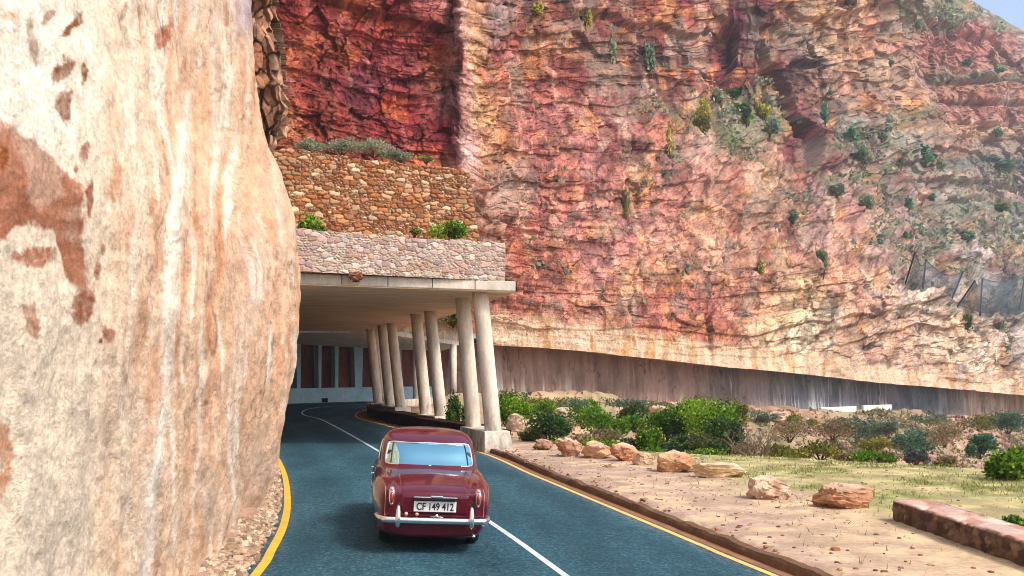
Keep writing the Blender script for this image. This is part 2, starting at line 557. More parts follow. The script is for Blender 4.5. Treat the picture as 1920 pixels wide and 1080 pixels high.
AL, AC, AR = arr(SL), arr(SCN), arr(SR)
XLf = lambda d: np.interp(d, AL[:260, 1], AL[:260, 0]) if False else np.interp(d, *_mono(AL))


def _mono(A):
    keep = [0]
    for i in range(1, len(A)):
        if A[i, 1] > A[keep[-1], 1]: keep.append(i)
    return A[keep, 1], A[keep, 0]


def offset(A, o):
    """Polyline moved sideways (right positive)."""
    t = np.gradient(A, axis=0)
    t /= np.linalg.norm(t, axis=1)[:, None]
    nrm = np.stack([t[:, 1], -t[:, 0]], 1)
    return A + nrm * o


def strip(name, A, B, dz, m, wv=None, parent=None):
    n = len(A)
    P = np.zeros((n, 2, 3))
    for k, Q in ((0, A), (1, B)):
        P[:, k, :2] = Q
        P[:, k, 2] = zroad(Q[:, 0], Q[:, 1]) + dz
    return link(name, gridmesh(name, P), m, parent)


nL = 420
RL = resample(EDGE_L, nL); RC = resample(CENTRE, nL); RR = resample(EDGE_R, nL)
# asphalt: four ribs between left shoulder and kerb
ribs = [offset(RL, -1.1), RL, RC, RR, offset(RR, 0.34)]
PR = []
for a, b in zip(ribs[:-1], ribs[1:]):
    for t in np.linspace(0, 1, 5)[:-1]:
        PR.append(a * (1 - t) + b * t)
PR.append(ribs[-1])
PR = np.stack(PR, 1)
Z = zroad(PR[..., 0], PR[..., 1])
lat = np.concatenate([np.linspace(-0.18, 0, 5)[:-1], np.linspace(0, 0.5, 5)[:-1], np.linspace(0.5, 1, 5)[:-1], np.linspace(1, 1.08, 5)])
ucol = np.zeros(PR.shape[:2] + (3,)); ucol[..., 0] = lat[None]; ucol[..., 1] = 1.0
road = link('road', gridmesh('road', np.concatenate([PR, Z[..., None]], -1), ucol.reshape(-1, 3), flip=True), M['asphalt'])
tag(road, 'blue grey asphalt road curving away into the rockfall gallery', 'road', kind='structure')


def line(name, A, w, m, label, side=0.0, start=0, stop=None):
    A = offset(A, side)[start:stop]
    o = strip(name, offset(A, -w / 2), offset(A, w / 2), 0.006, m)
    o.data.flip_normals()
    tag(o, label, 'road marking', kind='structure')


line('yellow_edge_line', AL, 0.118, M['lane_yellow'], 'broad yellow edge line at the foot of the pale rock face')
line('centre_line', AC, 0.10, M['lane_white'], 'thin white centre line running past the car into the gallery')
line('cream_edge_line', AR, 0.11, M['lane_cream'], 'faded cream edge line beside the low brown kerb')
# pale gutter between the line and the kerb
g = strip('gutter', offset(AR, 0.10), offset(AR, 0.30), 0.004, surf('gutter_concrete', base=L4((176, 128, 92), 0.7), var=((2, 0.7, 1.2), (20, 0.8, 1.15)), rough=0.9))
g.data.flip_normals()
tag(g, 'narrow brown gutter strip between edge line and kerb', 'gutter', kind='structure')

# kerb: a long low stone step with broken edges
KA = offset(AR, 0.28)
ki = [i for i in range(len(KA)) if -40 < KA[i, 1] < 33]
KA = KA[ki]
KT = np.gradient(KA, axis=0); KT /= np.linalg.norm(KT, axis=1)[:, None]; KN = np.stack([KT[:, 1], -KT[:, 0]], 1)
kdens = np.linspace(0, len(KA) - 1, len(KA) * 4)
def kint(A): return np.stack([np.interp(kdens, np.arange(len(A)), A[:, c]) for c in (0, 1)], 1)
KA2, KN2 = kint(KA), kint(KN)
KP = np.zeros((len(KA2), 5, 3))
kz = zroad(KA2[:, 0], KA2[:, 1])
wob = fbm(KA2[:, 0] * 3, KA2[:, 1] * 3, 0, 4, 91)
kcell = _hash(np.floor(KA2[:, 1] / 0.55).astype(np.int64), np.zeros(len(KA2), np.int64), np.zeros(len(KA2), np.int64), 93)
for j, (o, h) in enumerate(((0, -0.05), (0.015, 0.08), (0.04, 0.125), (0.16, 0.135), (0.22, 0.03))):
    oo = o + (0.02 * fbm(KA2[:, 0] * 4, KA2[:, 1] * 4, j * 9.1, 3, 5))
    KP[:, j, :2] = KA2 + KN2 * oo[:, None]
    KP[:, j, 2] = kz + h + ((0.022 * wob + 0.03 * (kcell - 0.5)) if 0 < j < 4 else 0)
kerb = link('kerb', gridmesh('kerb', KP, smooth=False), M['kerb'])
tag(kerb, 'low rough brown stone kerb along the right side of the road', 'kerb', kind='structure')

# ================================================================== GROUND
VERGE = np.array([(-40, -90), (22, -90), (21, 2), (17.5, 14), (14.8, 20), (12, 24), (8.5, 26.6), (5, 28.6), (2.6, 30.8), (1.0, 33.5), (-1.6, 42), (-4.4, 53),
                  (-6.2, 58), (-5.6, 62.5), (-3.6, 67), (-0.4, 71), (4, 75), (8, 80), (9, 90), (-60, 120)], float)
RIM0, RIM1 = np.array((-1.5, 88.0)), np.array((94.0, 176.0))          # rock lip over the far half tunnel
RIMN = np.array((RIM1 - RIM0)[::-1] * (1, -1)); RIMN = RIMN / np.linalg.norm(RIMN)   # towards the bay


BERM = np.array([(-3.9, 66.6), (-0.6, 70.6), (3.6, 74.6), (8.5, 79.2), (14, 85), (22, 94)], float)


def rim(t):
    return RIM0 + (RIM1 - RIM0) * t


def zrim_road(t):
    return -0.25 - 6.3 * np.clip(t, -0.1, 1.6)


def poly_dist(X, Y, poly):
    d = np.full(X.shape, 1e9); inside = np.zeros(X.shape, bool)
    n = len(poly)
    for i in range(n):
        a, b = poly[i], poly[(i + 1) % n]
        e = b - a
        t = np.clip(((X - a[0]) * e[0] + (Y - a[1]) * e[1]) / (e @ e), 0, 1)
        d = np.minimum(d, np.hypot(X - a[0] - t * e[0], Y - a[1] - t * e[1]))
        c = ((a[1] > Y) != (b[1] > Y)) & (X < e[0] * (Y - a[1]) / (e[1] if e[1] else 1e-9) + a[0])
        inside ^= c
    return np.where(inside, 0, d)


_rd, _rx = _mono(AR)


def ground_z(X, Y):
    X = np.asarray(X, float); Y = np.asarray(Y, float)
    d1 = poly_dist(X, Y, VERGE)
    near = zroad(X, Y) - 0.03 - 0.07 * sstep(30, 36, Y)
    xr = np.interp(Y, _rd, _rx) + 0.42
    side = sstep(0.0, 0.25, X - xr) * (Y < 66)
    n1 = fbm(X * 0.35, Y * 0.35, 0, 4, 31)
    near = near + side * (0.17 + 0.05 * n1 + 0.02 * fbm(X * 2.2, Y * 2.2, 0, 3, 37))
    z1 = near - 0.55 * d1 - 0.5 * sstep(0, 4, d1)
    # shelf of the far road and the bank below it
    z2 = np.full(X.shape, -99.0)
    for t in np.linspace(-0.05, 1.9, 60):
        c = rim(t) + RIMN * 1.0
        z2 = np.maximum(z2, zrim_road(t) - 0.5 * np.maximum(0, np.hypot(X - c[0], Y - c[1]) - 5.2))
    # low berms of earth along the outer edge of the bend and of the far road
    bd = np.full(X.shape, 99.0)
    for a, b in zip(BERM[:-1], BERM[1:]):
        e = b - a
        t = np.clip(((X - a[0]) * e[0] + (Y - a[1]) * e[1]) / (e @ e), 0, 1)
        bd = np.minimum(bd, np.hypot(X - a[0] - t * e[0], Y - a[1] - t * e[1]))
    z1 = z1 + 1.0 * sstep(2.2, 0.3, bd)
    sq = (X - RIM0[0]) * RIMN[0] + (Y - RIM0[1]) * RIMN[1]
    z2 = z2 + (0.35 + 0.4 * fbm(X * 0.3, Y * 0.3, 3, 4, 79)) * np.exp(-((sq - 5.6) / 1.1) ** 2)
    rough = fbm(X * 0.12, Y * 0.12, 0, 5, 77) + 0.5 * fbm(X * 0.5, Y * 0.5, 2, 4, 81)
    out = sstep(0.3, 4, d1)
    z = np.maximum(z1, z2)
    z = np.maximum(z, -15 + 0 * z) + out * (z2 < -1.5) * rough * 0.9
    return z


def axis(segs):
    out = []
    for a, b, s in segs:
        out += list(np.arange(a, b, s))
    return np.array(out + [segs[-1][1]])


GX = axis(((-600, -60, 60), (-60, -24, 4), (-24, -8, 0.5), (-8, 3, 0.22), (3, 20, 0.13), (20, 60, 0.8), (60, 130, 2.0), (130, 640, 40)))
GY = axis(((-300, -60, 40), (-60, 2, 3), (2, 10, 0.25), (10, 33, 0.13), (33, 62, 0.5), (62, 190, 1.3), (190, 700, 40)))
XX, YY = np.meshgrid(GX, GY, indexing='ij')
ZZ = ground_z(XX, YY)


def ground_col(X, Y):
    sand = lin((216, 188, 150)); pinkish = lin((192, 164, 144)); grassy = lin((166, 168, 104)); pale = lin((205, 185, 150)); scree = lin((186, 150, 122)); dust = lin((222, 196, 150))
    n1 = fbm(X * 0.5, Y * 0.5, 0, 5, 41); n2 = fbm(X * 0.9, Y * 0.9, 4, 5, 43); n3 = fbm(X * 2.5, Y * 2.5, 9, 4, 47)
    xr = np.interp(Y, _rd, _rx) + 0.42
    off = X - xr
    k = sstep(0.0, 3.5, off + n1 * 1.5)[..., None]
    c = pinkish * (1 - k) + sand * k
    k = (sstep(14, 18, Y + n1 * 3) * sstep(6, 3.5, off + n2 * 1.2))[..., None]
    c = c * (1 - 0.6 * k) + pinkish * 0.6 * k
    g = (sstep(2.4, 5.0, off + n1 * 2.0 + n3 * 1.2) * sstep(10.5, 16.0, Y + n2 * 3) * (0.55 + 0.6 * sstep(-0.3, 0.35, n2)))
    g = np.clip(g, 0, 1)[..., None]
    c = c * (1 - g) + (grassy * (0.85 + 0.3 * n3[..., None])) * g
    kk = sstep(0.15, 0.5, n3 + n2 * 0.6)[..., None] * 0.45
    c = c * (1 - kk) + dust * kk
    d1 = poly_dist(X, Y, VERGE)
    o = np.maximum(sstep(0.2, 2.0, d1), sstep(33, 37, Y) * 0.85)[..., None]
    f = fbm(X * 0.25, Y * 0.25, 2, 5, 53)
    sc = scree * (0.9 + 0.45 * f[..., None])
    gr = sstep(0.0, 0.4, fbm(X * 0.1, Y * 0.1, 6, 4, 59))[..., None] * 0.55
    sc = sc * (1 - gr) + lin((150, 152, 108)) * gr
    c = c * (1 - o) + sc * o
    c = c * (0.88 + 0.35 * sstep(-0.5, 0.5, n3))[..., None]
    return np.clip(c * 0.80, 0, 1)


gm = gridmesh('ground', np.stack([XX, YY, ZZ], -1), ground_col(XX, YY).reshape(-1, 3), flip=False)
ground = link('ground', gm, M['ground'])
tag(ground, 'dry sandy verge with thin grass falling away to the bay', 'ground', kind='structure')


# ================================================================== PALE ROCK FACE beside the road
XB_D = np.array([-60, -30, -12, 0, 5, 8, 11.5, 15, 19, 23, 26.0, 27.0, 27.8, 28.6, 30, 33])
XB_X = np.array([-3.0, -4.0, -3.0, -2.95, -3.0, -3.25, -3.72, -4.25, -5.05, -6.0, -6.92, -7.25, -7.75, -8.6, -10.8, -15])


def pch(xp, fp, x):
    """Smooth monotone cubic interpolation."""
    xp = np.asarray(xp, float); fp = np.asarray(fp, float); x = np.asarray(x, float)
    h = np.diff(xp); dl = np.diff(fp) / h
    m = np.zeros_like(fp)
    m[1:-1] = np.where(dl[:-1] * dl[1:] > 0, 2 * dl[:-1] * dl[1:] / (dl[:-1] + dl[1:] + 1e-12), 0)
    m[0], m[-1] = dl[0], dl[-1]
    i = np.clip(np.searchsorted(xp, x) - 1, 0, len(h) - 1)
    t = (x - xp[i]) / h[i]
    h00 = 2 * t ** 3 - 3 * t ** 2 + 1; h10 = t ** 3 - 2 * t ** 2 + t; h01 = -2 * t ** 3 + 3 * t ** 2; h11 = t ** 3 - t ** 2
    return h00 * fp[i] + h10 * h[i] * m[i] + h01 * fp[i + 1] + h11 * h[i] * m[i + 1]


B_Z = np.array([-0.5, 0.0, 0.5, 1.5, 2.7, 4.35, 5.1, 6.4, 7.4, 8.1, 8.9, 10.1, 12.8, 18, 60])
B_O = np.array([-0.05, 0.0, 0.14, 0.34, 0.55, 0.76, 0.82, 0.76, 0.54, 0.30, -0.08, -0.32, -0.5, -1.3, -17])

nd, nz = 520, 520
# columns evenly spread in bearing from the road, finer where the face is seen obliquely
bear = np.linspace(-0.62, -0.245, nd - 60)
dd = np.linspace(4.2, 33, 4000)
bb = pch(XB_D, XB_X, dd) / dd
bm_ = np.maximum.accumulate(bb)
dcols = np.interp(bear, bm_ + np.arange(4000) * 1e-9, dd)
dcols = np.concatenate([np.linspace(-60, dcols[0] - 0.15, 30), dcols, np.linspace(dcols[-1] + 0.03, 33, 30)])
dcols = np.sort(dcols)
vz = np.concatenate([np.linspace(-0.02, 1, nz - 40), 1 + np.linspace(0.02, 1, 40) ** 2 * 3])
D = np.repeat(dcols[:, None], len(vz), 1)
top = 3.2 + 0.42 * np.clip(np.abs(dcols), 3, 40)
Zr = vz[None, :] * top[:, None]
Ze = np.minimum(Zr * (25.0 / np.clip(D, 13, 26)) ** 0.85, 59)      # the overhang climbs away from the viewer
bul = pch(B_Z, B_O, Ze.ravel()).reshape(Zr.shape)
amt = np.interp(dcols, [-60, 0, 6, 16, 26, 33], [0.3, 0.25, 0.3, 0.7, 1.0, 1.0])[:, None]
Xr = pch(XB_D, XB_X, D.ravel()).reshape(D.shape) + bul * amt
sw = sstep(26.5, 29, D)
# relief: long vertical flutes, hollows, fine grain
fl = fbm(D * 0.8, Zr * 0.10, 0, 5, 3)
ho = fbm(D * 0.45, Zr * 0.35, 5, 4, 8)
rg = fbm(D * 1.6 + 0.25 * Zr, Zr * 0.22, 2, 5, 12, ridged=True)
fine = fbm(D * 5, Zr * 3, 1, 4, 15)
amp = np.interp(D, [3, 8, 26], [0.45, 0.7, 1.0])
chip = fbm(D * 1.3, Zr * 0.5, 4, 5, 19, ridged=True)
chp2 = fbm(D * 4.0 + Zr, Zr * 1.6, 7, 4, 23, ridged=True)
rel = (0.20 * fl + 0.20 * ho + 0.07 * rg + 0.03 * fine + 0.07 * chip + 0.03 * chp2) * amp
# knobbly broken edge high on the corner
kn = 0.0 * D
w1, w2, wi = worley3(D * 1.3, Zr * 0.9, 0 * D, 5)
rel = rel + kn * (0.55 * (wi - 0.4) + 0.25 * (0.5 - w1) + 0.18)
Xr = Xr + rel * np.where(D > 27.2, 0.6, 1.0)
Dp = D + sw * 0.3 * ho

# mineral colours; U runs along the face evenly in bearing, V up it
U = (Xr / np.maximum(D, 3.0))
Up = CX + F * U                      # 0 .. 555 along the visible face
Vp = HY - F * (Zr - CAMH) / np.maximum(D, 3.0)
cream = lin((244, 228, 206)); white = lin((252, 245, 230)); tan = lin((232, 200, 172)); peach = lin((228, 184, 150)); orange = lin((208, 142, 98)); brown = lin((160, 98, 70)); dbrown = lin((142, 82, 40)); grey = lin((205, 190, 178))
wz = fbm(Up * 0.012, Vp * 0.006, 0, 5, 101) * 26
wv = fbm(Up * 0.012, Vp * 0.006, 7, 5, 103) * 26
uu, vv = Up + wz, Vp + wv


def K(a): return np.clip(a, 0, 1)[..., None]


col = np.ones(D.shape + (3,)) * cream
col = col * (1 - K(sstep(120, 420, uu + 0.05 * vv))) + tan * K(sstep(120, 420, uu + 0.05 * vv))
s1 = fbm(uu * 0.045, vv * 0.0045, 0, 5, 111); s2 = fbm(uu * 0.11, vv * 0.006, 3, 5, 113); s3 = fbm(uu * 0.02, vv * 0.004, 6, 4, 117)
col = col * (1 - K(0.75 * sstep(0.0, 0.4, s1) * sstep(140, 260, uu))) + peach * K(0.75 * sstep(0.0, 0.4, s1) * sstep(140, 260, uu))
col = col * (1 - K(0.5 * sstep(0.12, 0.5, s2) * sstep(230, 330, uu))) + orange * K(0.5 * sstep(0.12, 0.5, s2) * sstep(230, 330, uu)) * 1.08
col = col * (1 - K(0.85 * sstep(0.08, 0.4, -s2) * sstep(160, 300, uu))) + white * K(0.85 * sstep(0.08, 0.4, -s2) * sstep(160, 300, uu))
col = col * (1 - K(0.3 * sstep(0.1, 0.4, s3))) + grey * K(0.3 * sstep(0.1, 0.4, s3))
# white upper left
wl = sstep(250, 60, uu + 0.25 * (vv - 200)) * sstep(420, 240, vv)
col = col * (1 - K(wl * 0.9)) + white * K(wl * 0.9)
# long white vein
vx = np.interp(Vp, [-50, 130, 350, 520, 700, 900, 1080], [345, 362, 335, 312, 318, 290, 275]) + 10 * fbm(Vp * 0.012, 0 * Vp, 2, 3, 131)
vein = np.exp(-((Up - vx) / (11 + 7 * fbm(Vp * 0.01, 0 * Vp, 8, 3, 133))) ** 2) * sstep(120, 240, Vp)
col = col * (1 - K(vein * 0.95)) + white * 1.02 * K(vein * 0.95)
for x0, x1, w_, c_, a_, y0, y1 in ((415, 360, 9, orange, 0.75, 420, 1000), (460, 415, 12, peach, 0.6, 150, 900), (300, 265, 16, orange, 0.65, 640, 860), (385, 350, 5, white, 0.8, 690, 1060), (440, 432, 4, white, 0.7, 640, 800), (330, 325, 12, orange, 0.45, 600, 760),
                                   (520, 530, 8, white, 0.6, 330, 470), (405, 400, 7, white, 0.7, 30, 330), (470, 455, 9, orange, 0.45, 280, 700), (300, 292, 9, brown, 0.5, 900, 1080), (215, 195, 20, tan, 0.5, 560, 1000), (372, 362, 10, orange, 0.55, 380, 470)):
    cx_ = x0 + (x1 - x0) * (Vp - y0) / (y1 - y0) + 9 * fbm(Vp * 0.012, 0 * Vp, x0, 4, 137)
    q = np.exp(-((Up - cx_) / (w_ * (1 + 0.5 * fbm(Vp * 0.02, 0 * Vp, x0 + 3, 3, 139)))) ** 2) * sstep(y0 - 60, y0 + 30, Vp) * sstep(y1 + 60, y1 - 30, Vp)
    a_ = a_ * 0.72
    col = col * (1 - K(q * a_)) + c_ * K(q * a_)
# big brown scar and its outliers
wob1 = fbm(Up * 0.03, Vp * 0.02, 4, 5, 141)
px_ = np.interp(Vp, [190, 230, 262, 300, 345, 420, 470, 520, 590], [-20, 20, 60, 105, 145, 160, 165, 166, 160]) + wob1 * 26
py_lo = np.interp(Up, [-60, 0, 40, 62, 100, 125, 150, 170], [445, 440, 428, 410, 430, 520, 560, 590]) + wob1 * 30
wob2 = 9 * fbm(Up * 0.15, Vp * 0.1, 5, 4, 147)
scar = sstep(-9, 7, px_ - Up + wob2) * sstep(-9, 8, py_lo - Vp + wob2) * sstep(200, 235, Vp)
pale_in = sstep(0.1, 0.35, fbm(Up * 0.012, Vp * 0.012, 9, 4, 143)) * 0.25
bcol = brown * (1 - K(sstep(-0.3, 0.4, fbm(Up * 0.02, Vp * 0.02, 3, 4, 145)))) + lin((184, 122, 92)) * K(sstep(-0.3, 0.4, fbm(Up * 0.02, Vp * 0.02, 3, 4, 145)))
col = col * (1 - K(scar * (0.95 - pale_in))) + bcol * K(scar * (0.95 - pale_in))
spots = [(8, 290, 10, 22, 0, dbrown, .9), (132, 50, 9, 26, -0.75, dbrown, .95), (118, 132, 13, 24, -0.5, dbrown, .85), (157, 136, 6, 19, 0, dbrown, .9), (121, 200, 13, 30, -0.1, dbrown, .8), (60, 75, 9, 40, 0.15, dbrown, .55), (158, 283, 9, 18, -0.3, brown, .8),
         (169, 370, 7, 32, -0.1, brown, .85), (143, 316, 4, 9, 0, brown, .8), (217, 345, 13, 36, -0.1, orange, .6), (311, 68, 14, 30, -0.25, lin((190, 120, 90)), .85), (345, 122, 5, 14, -0.2, brown, .6), (183, 505, 6, 20, 0, dbrown, .8), (194, 470, 4, 12, 0, brown, .7),
         (65, 484, 36, 20, 0.15, lin((172, 110, 84)), .85), (30, 480, 12, 8, 0, brown, .7), (156, 572, 20, 36, -0.2, brown, .85), (202, 628, 9, 18, 0.2, brown, .8), (62, 600, 13, 34, 0.1, lin((178, 120, 92)), .7), (190, 640, 4, 5, 0, dbrown, .9),
         (10, 850, 15, 50, 0, lin((205, 140, 100)), .75), (2, 905, 8, 25, 0, orange, .7), (232, 22, 5, 18, -0.4, brown, .6), (288, 385, 8, 30, 0, orange, .55), (365, 415, 7, 28, 0.05, orange, .6), (90, 30, 8, 16, -0.6, brown, .7), (20, 30, 14, 8, 0, orange, .5), (270, 600, 10, 40, 0, orange, .4), (425, 30, 5, 22, 0.1, brown, .5)]
for sx, sy, rx, ry, rot, c_, a_ in spots:
    jx = fbm(Up * 0.05, Vp * 0.05, sx * 0.1, 4, 151) * rx * 0.9; jy = fbm(Up * 0.05, Vp * 0.05, sy * 0.1, 4, 153) * ry * 0.5
    ax, ay = Up - sx + jx, Vp - sy + jy
    bx = ax * math.cos(rot) - ay * math.sin(rot); by = ax * math.sin(rot) + ay * math.cos(rot)
    q = sstep(1.3, 0.78, np.hypot(bx / rx, by / ry) + 0.22 * fbm(Up * 0.25, Vp * 0.18, 3, 3, 157)) * (0.98 + 0.4 * fbm(Up * 0.12, Vp * 0.1, 6, 3, 159))
    col = col * (1 - K(q * a_)) + c_ * K(q * a_)
# grey mauve at the top near the broken corner, rusty knobs
gm_ = sstep(430, 450, uu) * sstep(505, 480, uu) * sstep(90, 40, vv)
col = col * (1 - K(gm_ * 0.7)) + lin((190, 175, 185)) * K(gm_ * 0.7)
kcol = lin((178, 120, 88)) * (0.5 + 1.0 * wi[..., None])
col = col * (1 - K(kn * 0.85)) + kcol * K(kn * 0.85)
# thin dark joints and mottling
jt = fbm(uu * 0.022 + 0.004 * vv, vv * 0.0032, 3, 4, 161)
col = col * (1 - K(0.45 * np.exp(-(jt / 0.012) ** 2) * sstep(180, 300, uu)))
mott = fbm(Up * 0.06, Vp * 0.05, 2, 5, 171) + 0.8 * fbm(Up * 0.2, Vp * 0.12, 2, 4, 173)
col = col * (1 + 0.24 * mott[..., None])
behind = sstep(3.5, 1.0, D)
col = col * (1 - K(behind)) + tan * K(behind)
crk = np.abs(fbm(D * 0.9 + 0.15 * Zr, Zr * 0.35, 3, 4, 191))
col = col * (1 - K(0.5 * sstep(0.018, 0.004, crk) * sstep(0.0, 0.3, fbm(D * 0.3, Zr * 0.25, 8, 3, 193))))
col = np.clip(col * np.array((0.83, 0.785, 0.735)), 0.01, 0.88)
rock = link('rock_face', gridmesh('rock_face', np.stack([Xr, Dp, Zr], -1), col.reshape(-1, 3), flip=True), M['rockface'])
tag(rock, 'pale cream and tan overhanging rock face streaked with orange and brown', 'rock face', kind='structure')

# rubble shelf of small flat stones between the rock and the yellow line
bm = bmesh.new()
rs = random.Random(5)
stones = MB()
ld, lx = _mono(AL)
for i in range(6000):
    d = 9.3 + 18.2 * rs.random() ** 1.25
    x0 = float(pch(XB_D, XB_X, d)) - 0.1
    x1 = float(np.interp(d, ld, lx)) - 0.14
    t = rs.random() ** 0.8
    x = x0 + (x1 - x0) * t - abs(rs.gauss(0, 0.05))
    hgt = (1 - t) ** 0.7 * 0.34 + 0.0
    s = rs.uniform(0.02, 0.066) * (1 + 0.02 * d)
    z = float(zroad(x, d)) + hgt * rs.uniform(0.75, 1.0)
    k = rs.uniform(0.55, 1.25)
    c = tuple(np.clip(lin(rs.choice(((214, 186, 158), (204, 172, 142), (226, 204, 178), (184, 150, 122)))) * k * 0.8, 0, 1))
    b = len(stones.v)
    stones.ellipsoid((x, d, z), (s * rs.uniform(0.7, 1.2), s * rs.uniform(0.9, 1.7), s * rs.uniform(0.3, 0.6)), 7, 4, 0.7, c)
    for q in range(b, len(stones.v)):
        v = stones.v[q]
        stones.v[q] = tuple(v[a] + rs.uniform(-0.16, 0.16) * s for a in range(3))
o = stones.build('rubble', M['boulder'], cols=True)
tag(o, 'shelf of flat broken stones heaped along the foot of the pale rock', 'rubble', kind='stuff')
nl = 90
lp = np.zeros((nl, 6, 3)); ds = np.linspace(8, 27.5, nl)
for j, t in enumerate((-0.6, 0.0, 0.3, 0.6, 0.85, 1.0)):
    x0 = pch(XB_D, XB_X, ds); x1 = np.interp(ds, ld, lx) - 0.16 - 0.05 * np.abs(fbm(ds * 1.5, 0 * ds, 3, 3, 4))
    xx = x0 + (x1 - x0) * t
    lp[:, j, 0] = xx; lp[:, j, 1] = ds
    lp[:, j, 2] = zroad(xx, ds) + (0.37 * (1 - max(t, 0)) if t < 1 else -0.02) + 0.08 * fbm(ds * 2, 0 * ds + j, 1, 4, 6)
o = link('rubble_bank', gridmesh('rubble_bank', lp, np.ones((nl * 6, 3)) * lin((184, 148, 124)) * 0.8, flip=False), M['boulder'])
tag(o, 'crumbly earth under the flat stones beside the yellow line', 'bank', kind='structure')

# ================================================================== MAIN CLIFF
# stations along the mountain: bearing, foot, crest and (height -> distance) samples, read off the photograph
ST = [
    (300, 480, -220, [(480, 44), (200, 45), (-220, 50)]),
    (480, 480, -220, [(480, 48), (200, 48), (-220, 52)]),
    (560, 480, -220, [(480, 51), (300, 51), (0, 54), (-220, 60)]),
    (700, 480, -220, [(480, 55), (300, 55), (0, 57), (-220, 63)]),
    (800, 480, -220, [(480, 58), (300, 57.5), (0, 59), (-220, 65)]),
    (852, 560, -220, [(560, 62), (310, 58.2), (100, 60.0), (0, 61.5), (-220, 68)]),
    (866, 600, -220, [(600, 66), (320, 57.5), (100, 57.5), (0, 58.5), (-220, 66)]),
    (905, 644, -220, [(644, 80), (460, 66), (300, 60.5), (100, 60), (0, 61), (-220, 68)]),
    (930, 648, -220, [(648, 85.5), (500, 80), (350, 73), (200, 68), (0, 67), (-220, 76)]),
    (1000, 651, -220, [(651, 91), (500, 91), (350, 89), (200, 86), (80, 85), (0, 86), (-220, 96)]),
    (1100, 659, -220, [(659, 96.5), (500, 99), (350, 103), (200, 105), (100, 106), (0, 110), (-220, 122)]),
    (1200, 670, -220, [(670, 102), (500, 107), (350, 114), (260, 118), (170, 126), (100, 128), (0, 133), (-220, 148)]),
    (1300, 681, -220, [(681, 109), (500, 116), (350, 128), (250, 138), (165, 148), (150, 149), (0, 155), (-220, 172)]),
    (1365, 688, -220, [(688, 113), (500, 122), (350, 136), (250, 150), (165, 163), (80, 170), (0, 175), (-220, 190)]),
    (1430, 693, -220, [(693, 118), (500, 129), (350, 148), (250, 164), (170, 168), (0, 174), (-220, 192)]),
    (1510, 702, -220, [(702, 126), (500, 138), (350, 162), (290, 172), (230, 184), (100, 187), (0, 190), (-220, 206)]),
    (1600, 712, -220, [(712, 135), (500, 153), (350, 186), (250, 202), (200, 204), (0, 210), (-220, 225)]),
    (1700, 722, -220, [(722, 146), (550, 160), (450, 186), (330, 222), (230, 238), (100, 242), (0, 250), (-220, 275)]),
    (1720, 723, -200, [(723, 148), (550, 163), (450, 190), (330, 228), (250, 246), (225, 262), (100, 275), (30, 285), (-200, 330)]),
    (1800, 730, -14, [(730, 160), (600, 176), (450, 226), (350, 270), (250, 300), (150, 306), (70, 318), (10, 345), (-14, 370)]),
    (1860, 736, 24, [(736, 168), (600, 190), (450, 245), (350, 292), (250, 312), (150, 320), (75, 330), (30, 372), (4, 405)]),
    (1920, 742, 58, [(742, 178), (600, 202), (450, 262), (350, 305), (250, 322), (150, 332), (80, 345), (34, 410)]),
    (2060, 755, 135, [(755, 200), (600, 235), (400, 320), (250, 350), (110, 430)]),
    (2300, 775, 220, [(775, 250), (600, 310), (400, 380), (220, 460)]),
]
sx = np.array([s[0] for s in ST], float)
NU, NV = 860, 600
us = np.concatenate([np.linspace(300, 520, 24)[:-1], np.linspace(520, 1930, NU - 60), np.linspace(1930, 2300, 38)[1:]])
NU = len(us)
vs = np.linspace(0, 1, NV)
foot = np.interp(us, sx, [s[1] for s in ST]); crest = np.interp(us, sx, [s[2] for s in ST])
# level of the foot follows the straight far lip
tlip = ((us - CX) / F * 88 + 1.5) / (95.5 - 88 * (us - CX) / F)
DEP = np.zeros((len(ST), NV))
for i, s in enumerate(ST):
    yy = s[1] + (s[2] - s[1]) * vs
    h = sorted(s[3])
    DEP[i] = np.interp(yy, [a for a, b in h], [b for a, b in h])
for _ in range(3):
    DEP[:, 1:-1] = 0.25 * DEP[:, :-2] + 0.5 * DEP[:, 1:-1] + 0.25 * DEP[:, 2:]
Dg = np.zeros((NU, NV))
for j in range(NV):
    wv_ = vs[j] * 40 + 0 * us
    Dg[:, j] = pch(sx, DEP[:, j], us + 13 * fbm(wv_ * 0.35, us * 0.004, 3, 4, 205) + 5 * fbm(wv_ * 1.6, us * 0.01, 5, 3, 206))
Yg = foot[:, None] + (crest - foot)[:, None] * vs[None, :]
Bg = np.repeat(((us - CX) / F)[:, None], NV, 1)
PX, PY, PZ = Bg * Dg, Dg.copy(), CAMH + (HY - Yg) / F * Dg
BASE = np.stack([PX, PY, PZ], -1)


def normals(P):
    a = np.gradient(P, axis=0); b = np.gradient(P, axis=1)
    n = np.cross(a, b)
    n /= np.linalg.norm(n, axis=-1, keepdims=True) + 1e-9
    return n


nrm = normals(BASE)
s0 = np.sign((nrm * -BASE).sum(-1)); nrm *= s0[..., None]
# smooth the relief direction
for _ in range(12):
    nrm[1:-1] = (nrm[:-2] + 2 * nrm[1:-1] + nrm[2:]) / 4
    nrm[:, 1:-1] = (nrm[:, :-2] + 2 * nrm[:, 1:-1] + nrm[:, 2:]) / 4
nrm /= np.linalg.norm(nrm, axis=-1, keepdims=True)

Ug = np.repeat(us[:, None], NV, 1)
rel_h = PZ - PZ[:, :1]


